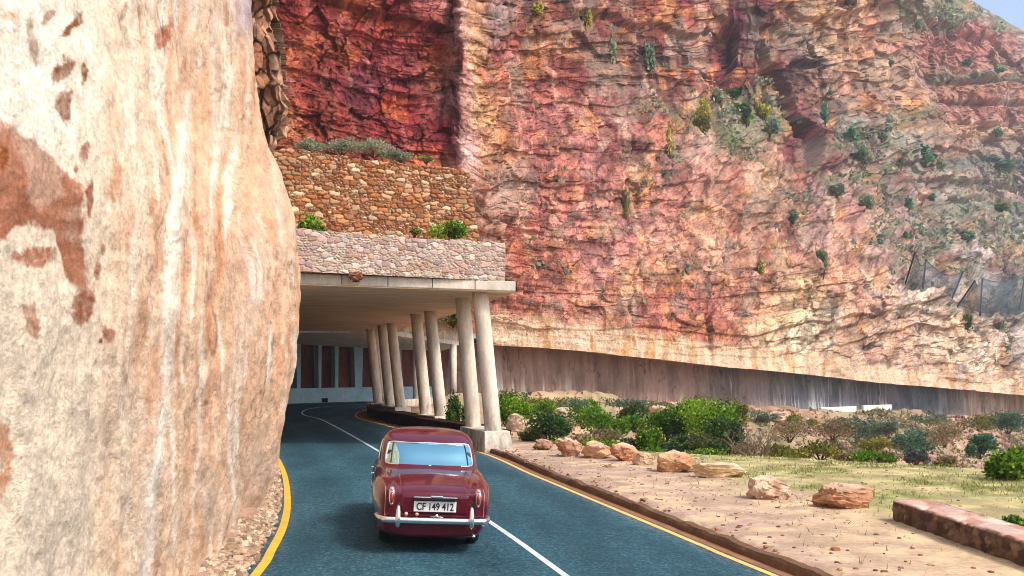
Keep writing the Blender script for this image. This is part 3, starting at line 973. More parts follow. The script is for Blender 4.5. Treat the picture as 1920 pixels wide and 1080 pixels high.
def blob(cx_, cy_, rx, ry, rot=0.0, w=0.35, seed=0):
    """Soft irregular patch on the mountain, in its own station coordinates."""
    ax, ay = Ug - cx_, Yg - cy_
    ax = ax + fbm(Ug * 0.02, Yg * 0.02, seed + 1.0, 4, 201) * rx * 0.7; ay = ay + fbm(Ug * 0.02, Yg * 0.02, seed + 9.0, 4, 203) * ry * 0.7
    bx = ax * math.cos(rot) - ay * math.sin(rot); by = ax * math.sin(rot) + ay * math.cos(rot)
    return sstep(1 + w, 1 - w, np.hypot(bx / rx, by / ry))


# where the rock is bedded crag and where it is loose slope
crag = np.clip(sstep(880, 850, Ug) + blob(1290, 60, 170, 110, 0, .4, 3) + blob(1440, 110, 80, 150, 0, .4, 5) + blob(1600, 90, 150, 130, 0, .3, 7) + sstep(1690, 1740, Ug) * sstep(420, 330, Yg) + 0.7 * blob(1100, 120, 130, 110, 0, .5, 2) + sstep(660, 640, Yg) * sstep(560, 620, Yg) * 0.5 + blob(1560, 620, 200, 60, 0, .5, 4) * 0.8, 0, 1)
veg = np.clip(blob(1400, 215, 80, 60, 0, .4, 11) * .8 + blob(1620, 290, 160, 45, 0.45, .5, 13) * .9 + blob(1800, 440, 130, 90, 0.5, .6, 15) * .6 + sstep(60, 20, Yg - 0.1 * (Ug - 1660)) * sstep(1650, 1720, Ug) + blob(1240, 230, 50, 80, -0.3, .5, 17) * .6 + blob(1690, 420, 60, 120, 0.6, .5, 12) * .5 + blob(1880, 330, 60, 60, 0, .5, 19) * .5, 0, 1)
# dip of the beds: falling to the right on the near faces, level far off
dip = np.interp(Ug, [300, 560, 850, 1000, 1250, 1500, 1750, 2300], [0.13, 0.13, 0.14, 0.20, 0.14, 0.08, 0.02, 0.0])
hb = PZ + dip * (PX + 10)
wb = fbm(PX * 0.10, PY * 0.10, PZ * 0.10, 4, 211)
sc = np.clip(Dg / 100, 0.5, 3.0)


def ledges(h, period, seed):
    q = h / period + fbm(PX * 0.06, PY * 0.06, PZ * 0.12, 4, seed) * 0.9
    i = np.floor(q); f = q - i
    r0 = _hash(i.astype(np.int64), np.zeros_like(i, np.int64), np.zeros_like(i, np.int64), seed)
    r1 = _hash(i.astype(np.int64) + 1, np.zeros_like(i, np.int64), np.zeros_like(i, np.int64), seed)
    return r0 + (r1 - r0) * sstep(0.84, 1.0, f), np.exp(-((f - 0.92) / 0.075) ** 2)


scl = np.clip(Dg / 95, 0.6, 3.0)
(st1, bl1), (st2, bl2), (st3, bl3) = ledges(hb / scl, 3.1, 221), ledges(hb / scl, 1.2, 223), ledges(hb / scl, 0.5, 227)
QX, QY, QZ = PX / scl, PY / scl, PZ / scl
# vertical joints cut the beds into blocks
fa, fae, wi = facets(QX * 0.30 + 0.3 * wb, QY * 0.30, (hb / scl) * 0.17 + 0.3 * wb, 231, 0.9)
fb, fbe, xi = facets(QX * 0.75, QY * 0.75, (hb / scl) * 0.62 + 0.2 * wb, 233, 0.9)
fc, fce, ci = facets(QX * 1.7, QY * 1.7, (hb / scl) * 1.7, 235, 0.9)
grain = fbm(QX * 0.6, QY * 0.6, QZ * 0.6, 5, 237)
big = fbm(PX * 0.05, PY * 0.05, PZ * 0.05, 4, 241)
mid = fbm(PX * 0.2, PY * 0.2, PZ * 0.2, 5, 243)
# gullies running down the loose slopes
gl = fbm((Ug + 0.55 * (Yg - 300)) * 0.022, Yg * 0.003, 0, 5, 247, ridged=True)
gl2 = fbm((Ug - 0.35 * (Yg - 300)) * 0.05, Yg * 0.006, 4, 5, 249, ridged=True)
disp_crag = 2.4 * (st1 - .5) + 1.2 * (st2 - .5) + 0.4 * (st3 - .5) + 1.2 * fa + 0.5 * fb + 0.24 * fc + 0.10 * grain
disp_slope = 1.3 * gl + 0.6 * gl2 + 0.8 * mid + 0.2 * grain + 0.6 * fa + 0.45 * fb + 0.26 * fc + 1.1 * (st1 - .5) + 0.9 * (st2 - .5) + 0.3 * (st3 - .5)
disp = disp_crag * crag + disp_slope * (1 - crag) + 2.2 * big
disp = disp * np.clip(sc, 0.45, 2.2) * (np.where(Ug < 880, 0.62, np.interp(Ug, [880, 960, 1250, 1500, 1750], [0.60, 0.44, 0.44, 0.52, 0.66])) * (1 - 0.6 * np.exp(-((Ug - 872) / 34.0) ** 2)))
disp = disp * np.interp(rel_h, [0, 0.6, 3, 6], [0.12, 0.3, 0.55, 1.0])
disp = disp * (1 - 0.85 * sstep(0.93, 1.0, np.repeat(vs[None], NU, 0)) * sstep(1780, 1830, Ug))
# hollows: the dark cave mouth, the cleft beside the crimson face, ledges on the far wall
disp = disp - 5.0 * blob(1512, 268, 20, 42, 0, .2, 21) - 5.0 * blob(1490, 215, 14, 45, 0.25, .3, 22) - 4.0 * blob(1465, 140, 14, 60, 0.5, .3, 23) - 3.5 * blob(1530, 118, 34, 12, 0.2, .3, 25) - 3.0 * blob(1368, 95, 14, 60, -0.1, .3, 27)
for q, y_ in enumerate((150, 190, 232, 262, 300, 318, 372)):
    yy = y_ + 8 * fbm(Ug * 0.01, 0 * Ug, y_, 4, 251)
    disp = disp - 5.5 * np.exp(-((Yg - yy) / 5.0) ** 2) * sstep(1745, 1800, Ug) * sstep(-0.2, 0.25, fbm(Ug * 0.012, 0 * Ug, q * 3.3, 3, 253))
CP = BASE + nrm * disp[..., None]

# ---- mineral colours of the mountain, plus painted crevice shade and haze
def blend(c, tint, k): return c * (1 - K(k)) + tint * K(k)


CTRL = np.array([
    (560, 40, 150, 52, 50), (700, 40, 152, 52, 52), (800, 80, 140, 48, 52), (600, 150, 140, 52, 48), (750, 220, 140, 46, 50), (835, 250, 150, 52, 56), (620, 230, 148, 58, 48), (680, 170, 108, 48, 60), (540, 100, 150, 80, 60), (560, 250, 170, 95, 60),
    (861, 60, 214, 160, 144), (866, 150, 214, 156, 150), (874, 280, 218, 168, 160), (886, 40, 216, 150, 100), (890, 110, 214, 164, 112), (900, 200, 212, 160, 106), (908, 290, 212, 140, 96), (930, 70, 190, 130, 130), (925, 150, 200, 110, 80), (940, 30, 200, 175, 170),
    (960, 100, 178, 86, 86), (1000, 210, 208, 126, 128), (960, 350, 180, 98, 104), (1040, 110, 182, 96, 86), (1080, 160, 192, 110, 92), (1100, 50, 160, 86, 90), (1110, 210, 214, 132, 126), (1050, 300, 198, 124, 124), (1000, 430, 206, 124, 106), (1100, 420, 206, 132, 118), (1000, 560, 196, 116, 92), (960, 480, 206, 116, 96),
    (1150, 560, 212, 146, 110), (1120, 490, 198, 134, 126), (1200, 500, 216, 146, 108), (1250, 570, 190, 102, 84), (1130, 250, 146, 92, 116), (1180, 350, 216, 154, 104), (1250, 350, 202, 130, 118), (1200, 170, 180, 140, 130), (1225, 120, 120, 80, 84), (1060, 20, 130, 96, 110), (1180, 430, 190, 120, 130), (1090, 350, 200, 124, 120), (1180, 230, 190, 120, 100),
    (1260, 50, 178, 96, 84), (1280, 130, 180, 62, 62), (1330, 150, 196, 86, 90), (1320, 80, 206, 124, 84), (1370, 40, 158, 26, 84), (1362, 100, 122, 24, 74), (1390, 60, 140, 60, 110), (1420, 60, 162, 100, 116), (1450, 130, 134, 88, 106), (1480, 190, 116, 80, 92), (1400, 200, 130, 136, 100), (1400, 250, 120, 140, 90), (1320, 220, 160, 142, 110),
    (1300, 300, 196, 134, 118), (1400, 300, 190, 136, 116), (1510, 262, 122, 36, 54), (1515, 290, 110, 30, 50), (1492, 225, 84, 56, 74), (1450, 350, 205, 165, 130),
    (1530, 30, 200, 154, 116), (1600, 50, 222, 160, 112), (1650, 130, 226, 164, 116), (1700, 180, 216, 154, 112), (1560, 90, 206, 166, 130), (1620, 170, 208, 144, 116), (1525, 118, 110, 84, 92), (1500, 60, 170, 140, 116), (1690, 60, 196, 120, 100), (1670, 40, 222, 150, 112),
    (1560, 225, 140, 138, 126), (1600, 260, 152, 150, 134), (1650, 280, 150, 152, 136), (1700, 290, 136, 154, 142), (1600, 330, 186, 140, 132), (1700, 350, 158, 126, 130), (1650, 380, 184, 126, 124), (1750, 400, 164, 142, 144), (1800, 420, 182, 166, 156), (1850, 450, 184, 164, 164), (1700, 450, 164, 138, 144), (1770, 350, 160, 154, 144), (1560, 400, 170, 130, 130), (1620, 460, 196, 150, 130),
    (1740, 80, 204, 118, 102), (1820, 85, 202, 114, 108), (1900, 100, 196, 156, 152), (1760, 180, 206, 132, 120), (1850, 200, 204, 142, 132), (1910, 200, 166, 164, 180), (1750, 245, 206, 156, 130), (1850, 262, 206, 170, 144), (1850, 310, 120, 132, 150), (1900, 390, 154, 144, 162), (1700, 5, 150, 158, 132), (1800, 20, 150, 168, 142), (1900, 55, 146, 172, 160), (1780, 140, 190, 150, 130), (1990, 300, 160, 150, 160),
    (1400, 440, 206, 136, 104), (1490, 450, 172, 130, 110), (1400, 560, 210, 138, 108), (1330, 600, 186, 100, 84), (1500, 560, 220, 176, 126), (1535, 605, 240, 218, 180), (1450, 620, 230, 190, 142), (1600, 600, 212, 156, 126), (1690, 560, 214, 184, 164), (1700, 640, 220, 176, 148), (1800, 620, 214, 182, 148), (1850, 680, 222, 194, 164), (1900, 640, 206, 184, 172), (1760, 550, 190, 158, 140), (1850, 560, 150, 150, 146), (1330, 420, 210, 150, 120), (1290, 480, 216, 160, 130), (1560, 520, 206, 150, 120), (1640, 540, 200, 166, 146),
], float)
wx = fbm(Ug * 0.014, Yg * 0.014, 1, 5, 261) * 34; wy = fbm(Ug * 0.014, Yg * 0.014, 5, 5, 263) * 34
qx, qy = Ug + wx * sstep(880, 960, Ug) + 0.35 * wx, Yg + wy * sstep(880, 960, Ug) + 0.12 * wy
num = np.zeros(Ug.shape + (3,)); den = np.zeros(Ug.shape)
for cx_, cy_, r, g_, b in CTRL:
    sxw = 0.5 if 855 < cx_ < 915 else 1.0
    w_ = 1.0 / ((((qx - cx_) / sxw) ** 2 + (0.35 if sxw < 1 else 1.0) * (qy - cy_) ** 2) + 300.0) ** 1.7
    num += w_[..., None] * lin((r, g_, b)); den += w_
cc = num / den[..., None]
gy = (cc @ np.array((0.3, 0.5, 0.2)))[..., None]
sat = np.interp(Ug, [880, 1000, 1450, 1700, 1900], [0.92, 0.90, 0.90, 0.84, 0.80])[..., None]  # far rock greyed to the right, distance haze put into the colour
cc = cc * sat + gy * (1 - sat) * np.array((1.04, 1.0, 0.92))
mag = np.clip(cc[..., 2] - cc[..., 1] * 0.82, 0, 1) * sstep(880, 940, Ug) * (1 - blob(1370, 70, 34, 90, 0, .4, 29))
cc[..., 2] -= mag * 0.5; cc[..., 1] += mag * 0.15
xs_ = blob(1369, 70, 15, 90, -0.08, .5, 33)
cc = blend(cc, lin((128, 26, 70)), 0.6 * xs_)
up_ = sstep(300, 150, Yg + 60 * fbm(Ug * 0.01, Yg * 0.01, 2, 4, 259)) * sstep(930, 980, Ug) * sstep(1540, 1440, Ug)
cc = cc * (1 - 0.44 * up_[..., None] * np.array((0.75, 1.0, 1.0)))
# streaks of neighbouring minerals
hi = fbm(PX * 0.45, PY * 0.45, PZ * 0.45, 5, 271); h2 = fbm((Ug - 0.22 * Yg) * 0.06, Yg * 0.008, 2, 5, 273); h3 = fbm(QX * 1.2, QY * 1.2, QZ * 1.2, 4, 277)
pale = lin((232, 196, 164)); rust = lin((196, 104, 58)); plum = lin((122, 70, 92)); ochre = lin((222, 160, 92)); brick = lin((164, 74, 64))
free = sstep(870, 920, Ug)
cc = blend(cc, pale, 0.46 * sstep(0.12, 0.5, h2 + 0.4 * hi) * (0.25 + 0.75 * free))
cc = blend(cc, lin((134, 92, 84)), 0.34 * sstep(0.05, 0.45, -h2 + 0.5 * fbm(Ug * 0.03, Yg * 0.010, 8, 4, 279)) * free)
cc = blend(cc, brick, 0.34 * sstep(0.1, 0.45, fbm(Ug * 0.035, Yg * 0.02, 12, 5, 281)) * free * sstep(560, 480, Yg))
cc = blend(cc, rust, 0.30 * sstep(0.14, 0.45, fbm(Ug * 0.03, Yg * 0.016, 3, 5, 283)) * free)
cc = blend(cc, ochre, 0.42 * sstep(0.18, 0.45, fbm(Ug * 0.028, Yg * 0.03, 15, 5, 285)) * free)
cc = blend(cc, rust, 0.5 * sstep(0.05, 0.4, fbm(Ug * 0.012, Yg * 0.02, 6, 5, 287)) * (1 - free))
# beds differ in tint; joints and cracks darkened, crevice shade painted into the colour
cc = cc * (0.80 + 0.45 * (0.5 * st2 + 0.5 * st3))[..., None] ** K(0.25 + 0.75 * crag)
crev_shade = (0.5 * bl2 + 0.4 * bl3 + 0.35 * bl1) * sstep(-0.35, 0.25, fbm(QX * 0.25, QY * 0.25, QZ * 0.6, 3, 299))
cc = cc * (1 - K(0.85 * crev_shade * (0.5 + 0.5 * crag)))
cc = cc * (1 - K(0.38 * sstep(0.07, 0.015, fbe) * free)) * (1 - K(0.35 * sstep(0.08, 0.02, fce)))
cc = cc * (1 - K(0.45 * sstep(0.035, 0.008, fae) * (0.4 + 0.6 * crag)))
cc = cc * (0.66 + 0.75 * sstep(-0.5, 0.5, h3 + 0.6 * grain))[..., None]
cc = cc * (0.80 + 0.30 * xi + 0.22 * ci)[..., None]
gyb = sstep(0.12, 0.42, fbm(Ug * 0.022, Yg * 0.014, 21, 5, 289)) * free
cc = blend(cc, lin((176, 158, 142)), 0.45 * gyb)
# cut lip of the half tunnel: pale fresh rock with rusty drips
lipm = sstep(3.3, 2.2, rel_h + 0.5 * fbm(Ug * 0.03, 0 * Ug, 3, 4, 291)) * sstep(905, 925, Ug) * sstep(1990, 1900, Ug)
lc = lin((228, 194, 162)) * (1 - K(sstep(0.1, 0.45, fbm(Ug * 0.09, Yg * 0.012, 2, 4, 293)) * 0.75)) + lin((206, 150, 92)) * K(sstep(0.1, 0.45, fbm(Ug * 0.09, Yg * 0.012, 2, 4, 293)) * 0.75)
lc = lc * (0.85 + 0.35 * sstep(-0.4, 0.4, fbm(Ug * 0.2, Yg * 0.03, 5, 4, 295)))[..., None]
cc = blend(cc, lc, lipm * 0.92)
# dry scrub tints the loose ledges
gv = veg * sstep(-0.15, 0.35, fbm(Ug * 0.035, Yg * 0.05, 31, 5, 297))
cc = blend(cc, lin((118, 132, 96)), 0.65 * gv)
for q, y_ in enumerate((62, 138, 150, 190, 232, 262, 300, 318, 345, 372, 395)):  # far ledge recesses darkened, their shade put into the colour
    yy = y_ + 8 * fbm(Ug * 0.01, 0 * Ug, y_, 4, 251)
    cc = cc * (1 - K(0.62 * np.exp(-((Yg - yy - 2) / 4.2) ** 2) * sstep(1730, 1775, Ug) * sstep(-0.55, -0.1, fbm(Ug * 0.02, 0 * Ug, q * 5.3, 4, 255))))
for y0_, y1_, tint, a_ in ((140, 152, (128, 140, 112), .5), (152, 188, (206, 140, 108), .5), (190, 230, (190, 126, 106), .5), (232, 262, (216, 168, 130), .55), (262, 300, (176, 140, 124), .5), (300, 320, (112, 128, 118), .55), (320, 372, (172, 146, 138), .5), (372, 420, (140, 150, 124), .4)):
    wy_ = Yg + 7 * fbm(Ug * 0.012, 0 * Ug, 3, 4, 251) + 5 * hi
    cc = blend(cc, lin(tint), a_ * sstep(y0_ - 3, y0_ + 3, wy_) * sstep(y1_ + 3, y1_ - 3, wy_) * sstep(1730, 1790, Ug))
bandc = sstep(1725, 1760, Ug) * sstep(48, 62, Yg + 5 * hi * 3) * sstep(140, 126, Yg + 5 * hi * 3) * sstep(1925, 1880, Ug)
cc = blend(cc, lin((192, 126, 112)) * (0.8 + 0.4 * sstep(-0.3, 0.3, fbm(Ug * 0.15, Yg * 0.02, 4, 4, 257)))[..., None], 0.5 * bandc)
cc = cc * (1 + 0.18 * (sstep(880, 840, Ug))[..., None])
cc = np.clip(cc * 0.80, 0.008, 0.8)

# underside of the lip
back = np.stack([-RIMN[0] * 4.6 + 0 * us, -RIMN[1] * 4.6 + 0 * us, 0.35 + 0 * us], -1)
on = (sstep(905, 930, us))[:, None]
under = CP[:, 0] + back * on
mid_ = CP[:, 0] + back * 0.5 * on + np.array((0, 0, -0.02))
P3 = np.concatenate([under[:, None], mid_[:, None], CP], 1)
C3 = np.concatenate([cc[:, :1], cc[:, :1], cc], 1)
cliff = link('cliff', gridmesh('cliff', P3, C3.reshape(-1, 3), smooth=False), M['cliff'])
tag(cliff, 'towering red and orange layered cliff curving round the bay', 'cliff', kind='structure')


def on_cliff(px, py):
    i = int(np.clip(np.searchsorted(us, px), 0, NU - 1))
    j = int(np.argmin(np.abs(Yg[i] - py)))
    return Vector(CP[i, j]), Vector(nrm[i, j])


# ---- back wall of the half tunnel below the lip
tt = np.linspace(-0.10, 1.28, 1160)
hh = np.linspace(0, 1, 34)
WB = np.stack([rim(t) for t in tt]) - RIMN * 3.6
zb = zrim_road(tt) - 0.6
zt = np.interp(tt, tlip, CP[:, 0, 2]) + 0.8
WP = np.zeros((len(tt), len(hh), 3))
wn = fbm(tt[:, None] * 60, hh[None, :] * 2 + 0 * tt[:, None], 0, 5, 301)
drill = vnoise(tt * 420, 0 * tt, 0 * tt, 307) + 0.6 * vnoise(tt * 1100, 0 * tt, 0 * tt, 308)
for j, h in enumerate(hh):
    off = 0.25 * wn[:, j] - 0.5 * h + 0.10 * drill
    WP[:, j, :2] = WB + RIMN[None] * (off[:, None] + 0.4)
    WP[:, j, 2] = zb + (zt - zb) * h
sA = tt[:, None] * 130 + 0 * hh[None]
stz = fbm(sA * 2.4, hh[None] * 0.7 + 0 * sA, 0, 4, 303)
wc = np.ones((len(tt), len(hh), 3)) * lin((158, 130, 118))
wc = wc * (1 - K(sstep(0.02, 0.5, (sA - 30) / 40.0 * 0.5))) + lin((122, 122, 130)) * K(sstep(0.02, 0.5, (sA - 30) / 40.0 * 0.5))
kend = K(sstep(100, 124, sA))
wc = wc * (1 - kend) + lin((196, 168, 148)) * kend
wc = wc * (0.72 + 0.5 * sstep(-0.4, 0.4, fbm(sA * 0.6, hh[None] * 1.5, 3, 4, 305)))[..., None]
top_w = sstep(1.05, 0.2, hh[None] + 0.5 * fbm(sA * 0.8, 0 * sA, 5, 3, 309))
dr = sstep(0.05, 0.30, stz) * top_w * sstep(-0.3, 0.3, fbm(sA * 0.12, hh[None] * 1.2, 6, 3, 311))
wc = wc * (1 - K(dr * 0.80)) + lin((224, 220, 214)) * K(dr * 0.80)
wc = wc * (1 - K(0.5 * sstep(0.02, 0.006, np.abs(fbm(sA * 0.35, hh[None] * 0.6, 9, 4, 313)))))
o = link('tunnel_wall', gridmesh('tunnel_wall', WP, np.clip(wc, 0, 1).reshape(-1, 3) * 0.8, flip=False), surf('drilled_rock', attr=True, var=((1.5, 0.8, 1.2), (8, 0.8, 1.2)), stretch=(1, 1, 0.25), bumps=((2, 0.5, 0.15),), rough=0.95, spec=0.1))
tag(o, 'long shaded rock wall streaked white under the cliff overhang', 'rock wall')
# far road on its shelf
tq = np.linspace(-0.05, 1.4, 120)
fr = np.zeros((120, 2, 3))
c0 = np.stack([rim(t) for t in tq])
for k, o_ in ((0, -2.7), (1, 4.0)):
    fr[:, k, :2] = c0 + RIMN * o_
    fr[:, k, 2] = zrim_road(tq) + 0.03
o = link('far_road', gridmesh('far_road', fr), M['asphalt'])
tag(o, 'far stretch of road under the overhanging rock across the bay', 'road', kind='structure')

# ================================================================== MASONRY HELPER
def masonry(u, v, su, sv, seed, palette, mortar, rnd=0.25):
    """Rubble masonry: relief height (0..1) and stone colours for wall coordinates in metres."""
    wu = u + 0.25 * su * fbm(u / su * 0.8, v / sv * 0.8, 1, 3, seed + 1); wv = v + 0.3 * sv * fbm(u / su * 0.8, v / sv * 0.8, 5, 3, seed + 2)
    f1, f2, idd = worley2(wu / su, wv / sv, seed, 0.75)
    g1, g2, id2 = worley2(wu / su * 2.1 + 3, wv / sv * 2.1 + 1, seed + 11, 0.8)
    small = idd > 0.62
    e = np.where(small, np.minimum(f2 - f1, (g2 - g1) * 0.6), f2 - f1)
    ii = np.where(small, (id2 * 0.999), (idd * 7.31) % 1.0)
    h = sstep(0.02, 0.22, e)
    pal = np.array([lin(c) for c in palette])
    k = np.minimum((ii * len(pal)).astype(int), len(pal) - 1)
    c = pal[k] * (0.72 + 0.5 * ((ii * 37.7) % 1.0))[..., None]
    hm = sstep(0.01, 0.10, e)[..., None]
    c = lin(mortar) * (1 - hm) + c * hm
    return h * (0.6 + 0.6 * ((ii * 91.3) % 1.0)), c


def masonry_wall(name, A, B, z0, z1, nu, nv, depth, su, sv, seed, palette, mortar, parent=None, ztop=None, tip=None):
    """A stone-faced wall from A to B (plan points), relief towards the viewer side (left of A->B is the back)."""
    A = np.array(A, float); B = np.array(B, float)
    t = (B - A); Lw = np.linalg.norm(t); t /= Lw
    n = np.array((t[1], -t[0]))
    U_ = np.linspace(0, 1, nu)[:, None] + np.zeros((1, nv)); V_ = np.zeros((nu, 1)) + np.linspace(0, 1, nv)[None]
    zt = (z1 if ztop is None else ztop(U_))
    Zw = z0 + (zt - z0) * V_
    h, c = masonry(U_ * Lw, Zw, su, sv, seed, palette, mortar)
    off = depth * (h - 0.5)
    X = A[0] + (B - A)[0] * U_ + n[0] * off; Y = A[1] + (B - A)[1] * U_ + n[1] * off
    front = np.stack([X, Y, Zw], -1)
    return front, c, n


# ================================================================== FIRST ROCKFALL GALLERY
SOF = 5.05
gal = empty('rockfall_gallery', (-4.5, 40, 0))
tag(gal, 'concrete rockfall gallery over the road with paired leaning columns and stone parapet', 'gallery')
COLS = [((925, 30.5), (900, 30.6)), ((888, 32.7), (867, 32.8)), ((827, 40.3), (806, 40.3)), ((799, 42.3), (780, 42.3)), ((751, 50.4), (734, 50.4)), ((731, 52.6), (716, 52.6)), ((709, 56.8), (694, 56.8)), ((716, 59.0), (703, 59.0))]
gi = Matrix.Translation((4.5, -40, 0))


def local(mb, T):
    mb.v = [tuple(T @ Vector(v)) for v in mb.v]
    return mb


OUT = [(0.12, 30.3), (-2.15, 40.3), (-5.1, 51.0), (-6.9, 57.5), (-7.5, 60.3)]
INN = [(-22.5, 58), (-19, 46), (-14.5, 33), (-11.5, 25.6)]
FRONT_L = (-6.3, 27.3)
s = MB(); s.prism(OUT + INN, SOF + 0.02, SOF + 0.34)
local(s, gi).build('roof_slab', M['concrete'], gal, bevel=0.03)
# shutter-board joints along the fascia and rust drips below them
fa_, fb_ = Vector((-11.5, 25.6)), Vector((0.12, 30.3)); ft = (fb_ - fa_).normalized(); fn = Vector((ft.y, -ft.x))
for k in range(9):
    q = fa_ + ft * (1.2 + k * 1.42) + fn * 0.004
    s = MB(); s.box((q.x, q.y, SOF + 0.19), (0.022, 0.012, 0.29), math.atan2(ft.y, ft.x))
    local(s, gi).build('board_joint', M['darkwall'], gal)
s = MB(); s.prism([(x * 0.995 - 0.03, y + 0.05) for x, y in OUT] + INN, SOF - 0.01, SOF + 0.018)
local(s, gi).build('soffit', M['soffit'], gal)
PAL_P = ((216, 196, 184), (208, 180, 168), (202, 164, 154), (222, 206, 190), (206, 168, 144), (214, 190, 166), (190, 164, 158), (216, 202, 190))
fr, c, n = masonry_wall('p', (-9.6, 25.6), (-0.22, 30.22), SOF + 0.34, 6.66, 520, 110, 0.035, 0.24, 0.15, 401, PAL_P, (206, 186, 170), ztop=lambda U_: 6.62 + 0.08 * fbm(U_ * 14, 0 * U_, 0, 4, 403))
P_ = fr.copy()
topb = np.stack([fr[:, -1, 0] - n[0] * 0.5, fr[:, -1, 1] - n[1] * 0.5, fr[:, -1, 2] - 0.02], -1)
botb = topb.copy(); botb[:, 2] = SOF + 0.3
P_ = np.concatenate([P_, topb[:, None], botb[:, None]], 1); c_ = np.concatenate([c, c[:, -1:], c[:, -1:]], 1)
P_ = np.concatenate([P_, P_[-1:, :, :]], 0)
# close the free end
P_[-1, :, 0] = np.minimum(P_[-1, :, 0], P_[-2, -1, 0]); P_[-1, :, 1] = P_[-2, -1, 1]
c_ = np.concatenate([c_, c_[-1:]], 0)
P_ = P_ - np.array((-4.5, 40, 0))
par = link('parapet', gridmesh('parapet', P_, c_.reshape(-1, 3) * 0.84), M['stone'], gal)
# broken coping stone set into the slab edge
s = MB(); rb = random.Random(4)
for k in range(1):
    s.ellipsoid((-4.66, 28.0, 5.30), (0.22, 0.10, 0.13), 10, 7, 0.7, tuple(lin((150, 100, 76)) * 0.8))
for q in range(len(s.v)):
    v = s.v[q]; s.v[q] = tuple(v[a] + rb.uniform(-.045, .045) for a in range(3)); s.c[q] = tuple(np.array(s.c[q]) * rb.uniform(.5, 1.4))
local(s, gi).build('broken_edge', M['boulder'], gal, cols=True)
# side parapet along the open side
fr, c, n = masonry_wall('p2', (-0.22, 30.22), (-7.7, 60.0), SOF + 0.34, 6.6, 300, 30, 0.1, 0.4, 0.26, 405, PAL_P, (214, 200, 184))
fr[..., 0] -= 0.28
link('side_parapet', gridmesh('side_parapet', fr - np.array((-4.5, 40, 0)), c.reshape(-1, 3) * 0.84), M['stone'], gal)
for (bx_, bd), (tx_, td) in COLS:
    b = Vector(((bx_ - CX) / F * bd, bd, 0.50)); t = Vector(((tx_ - CX) / F * td, td, SOF + 0.02))
    s = MB()
    pts = [b.lerp(t, k) for k in (0, 0.01, 0.25, 0.5, 0.75, 1.0)]
    s.tube(pts, [0.275, 0.275, 0.272, 0.268, 0.264, 0.262], 28)
    local(s, gi).build('column', M['column'], gal, smooth=True)
# plinths: one under each pair, tapering, on a dark wall that borders the road
for (a, b_) in ((0, 1), (2, 3), (4, 5), (6, 7)):
    pa = COLS[a][0]; pb = COLS[b_][0]
    A = Vector(((pa[0] - CX) / F * pa[1], pa[1], 0)); B = Vector(((pb[0] - CX) / F * pb[1], pb[1], 0))
    cen = (A + B) / 2; L_ = (B - A).length
    ang = math.atan2((B - A).y, (B - A).x)
    s = MB(); s.box((cen.x + 0.03, cen.y, 0.14), (L_ + 1.15, 1.0, 0.82), ang, taper=0.86)
    local(s, gi).build('plinth', M['concrete'], gal, bevel=0.03)
ed = offset(AR, 0.62)
sel = [i for i in range(len(ed)) if 31.2 < ed[i, 1] < 60]
ed = ed[sel][::6]
s = MB()
poly = [(x, y) for x, y in ed] + [(x + 0.75, y + 0.15) for x, y in ed[::-1]]
for i in range(len(ed) - 1):
    q = [tuple(ed[i]), (ed[i][0] + 0.8, ed[i][1] + 0.2), (ed[i + 1][0] + 0.8, ed[i + 1][1] + 0.2), tuple(ed[i + 1])]
    s.prism([q[3], q[2], q[1], q[0]][::-1], -0.5, 0.50 + 0.03 * math.sin(i * 1.7))
local(s, gi).build('base_wall', M['darkwall'], gal)

# ribbed mountain-side wall at the bend
rib = empty('ribbed_wall', (-14.5, 75, 0))
tag(rib, 'shaded mountain side wall of dark rock panels between pale concrete ribs', 'wall')
ri = Matrix.Translation((14.5, -75, 0))
WALLP = [(-9.2, 27.5), (-13.4, 42), (-17.2, 53), (-19.2, 62), (-19.0, 66.5), (-17.8, 70.6), (-15.2, 74.2), (-11.9, 77.6), (-7.4, 81.6), (-3.2, 85.5), (0.5, 90)]
wp = arr(spline([P2(p) for p in WALLP], 0.4))
s = MB()
wo = offset(wp, -0.35)
for A, B, z0, z1, key in ((wp, wo, -0.3, 1.13, 'bluewall'),):
    i0 = next(i for i in range(len(A)) if A[i, 1] > 56)
    for i in range(i0, len(A) - 1):
        if A[i, 0] > -6.5: break
        s.add([(A[i][0], A[i][1], z0), (A[i + 1][0], A[i + 1][1], z0), (A[i + 1][0], A[i + 1][1], z1), (A[i][0], A[i][1], z1), (B[i][0], B[i][1], z1), (B[i + 1][0], B[i + 1][1], z1)], [(3, 2, 1, 0), (4, 5, 2, 3)])
local(s, ri).build('base_wall', M['bluewall'], rib)
back = offset(wp[wp[:, 0] < -5.0], -0.75)
nz_ = 40
Pb = np.zeros((len(back), nz_, 3))
hz = np.linspace(-0.3, 6.4, nz_)
for j in range(nz_):
    Pb[:, j, :2] = back + 0.22 * fbm(back[:, 0] * 0.8, back[:, 1] * 0.8, hz[j] * 0.5, 5, 411)[:, None]
    Pb[:, j, 2] = hz[j]
link('rock_panel', gridmesh('rock_panel', Pb - np.array((-14.5, 75, 0))), M['darkrock'], rib)


def wall_at(px):
    b = (px - CX) / F
    k = [i for i in range(len(wp)) if wp[i, 1] > 60]
    i = min(k, key=lambda i: abs(wp[i, 0] / wp[i, 1] - b))
    t = wp[min(i + 1, len(wp) - 1)] - wp[i - 1]
    return wp[i], math.atan2(t[1], t[0])


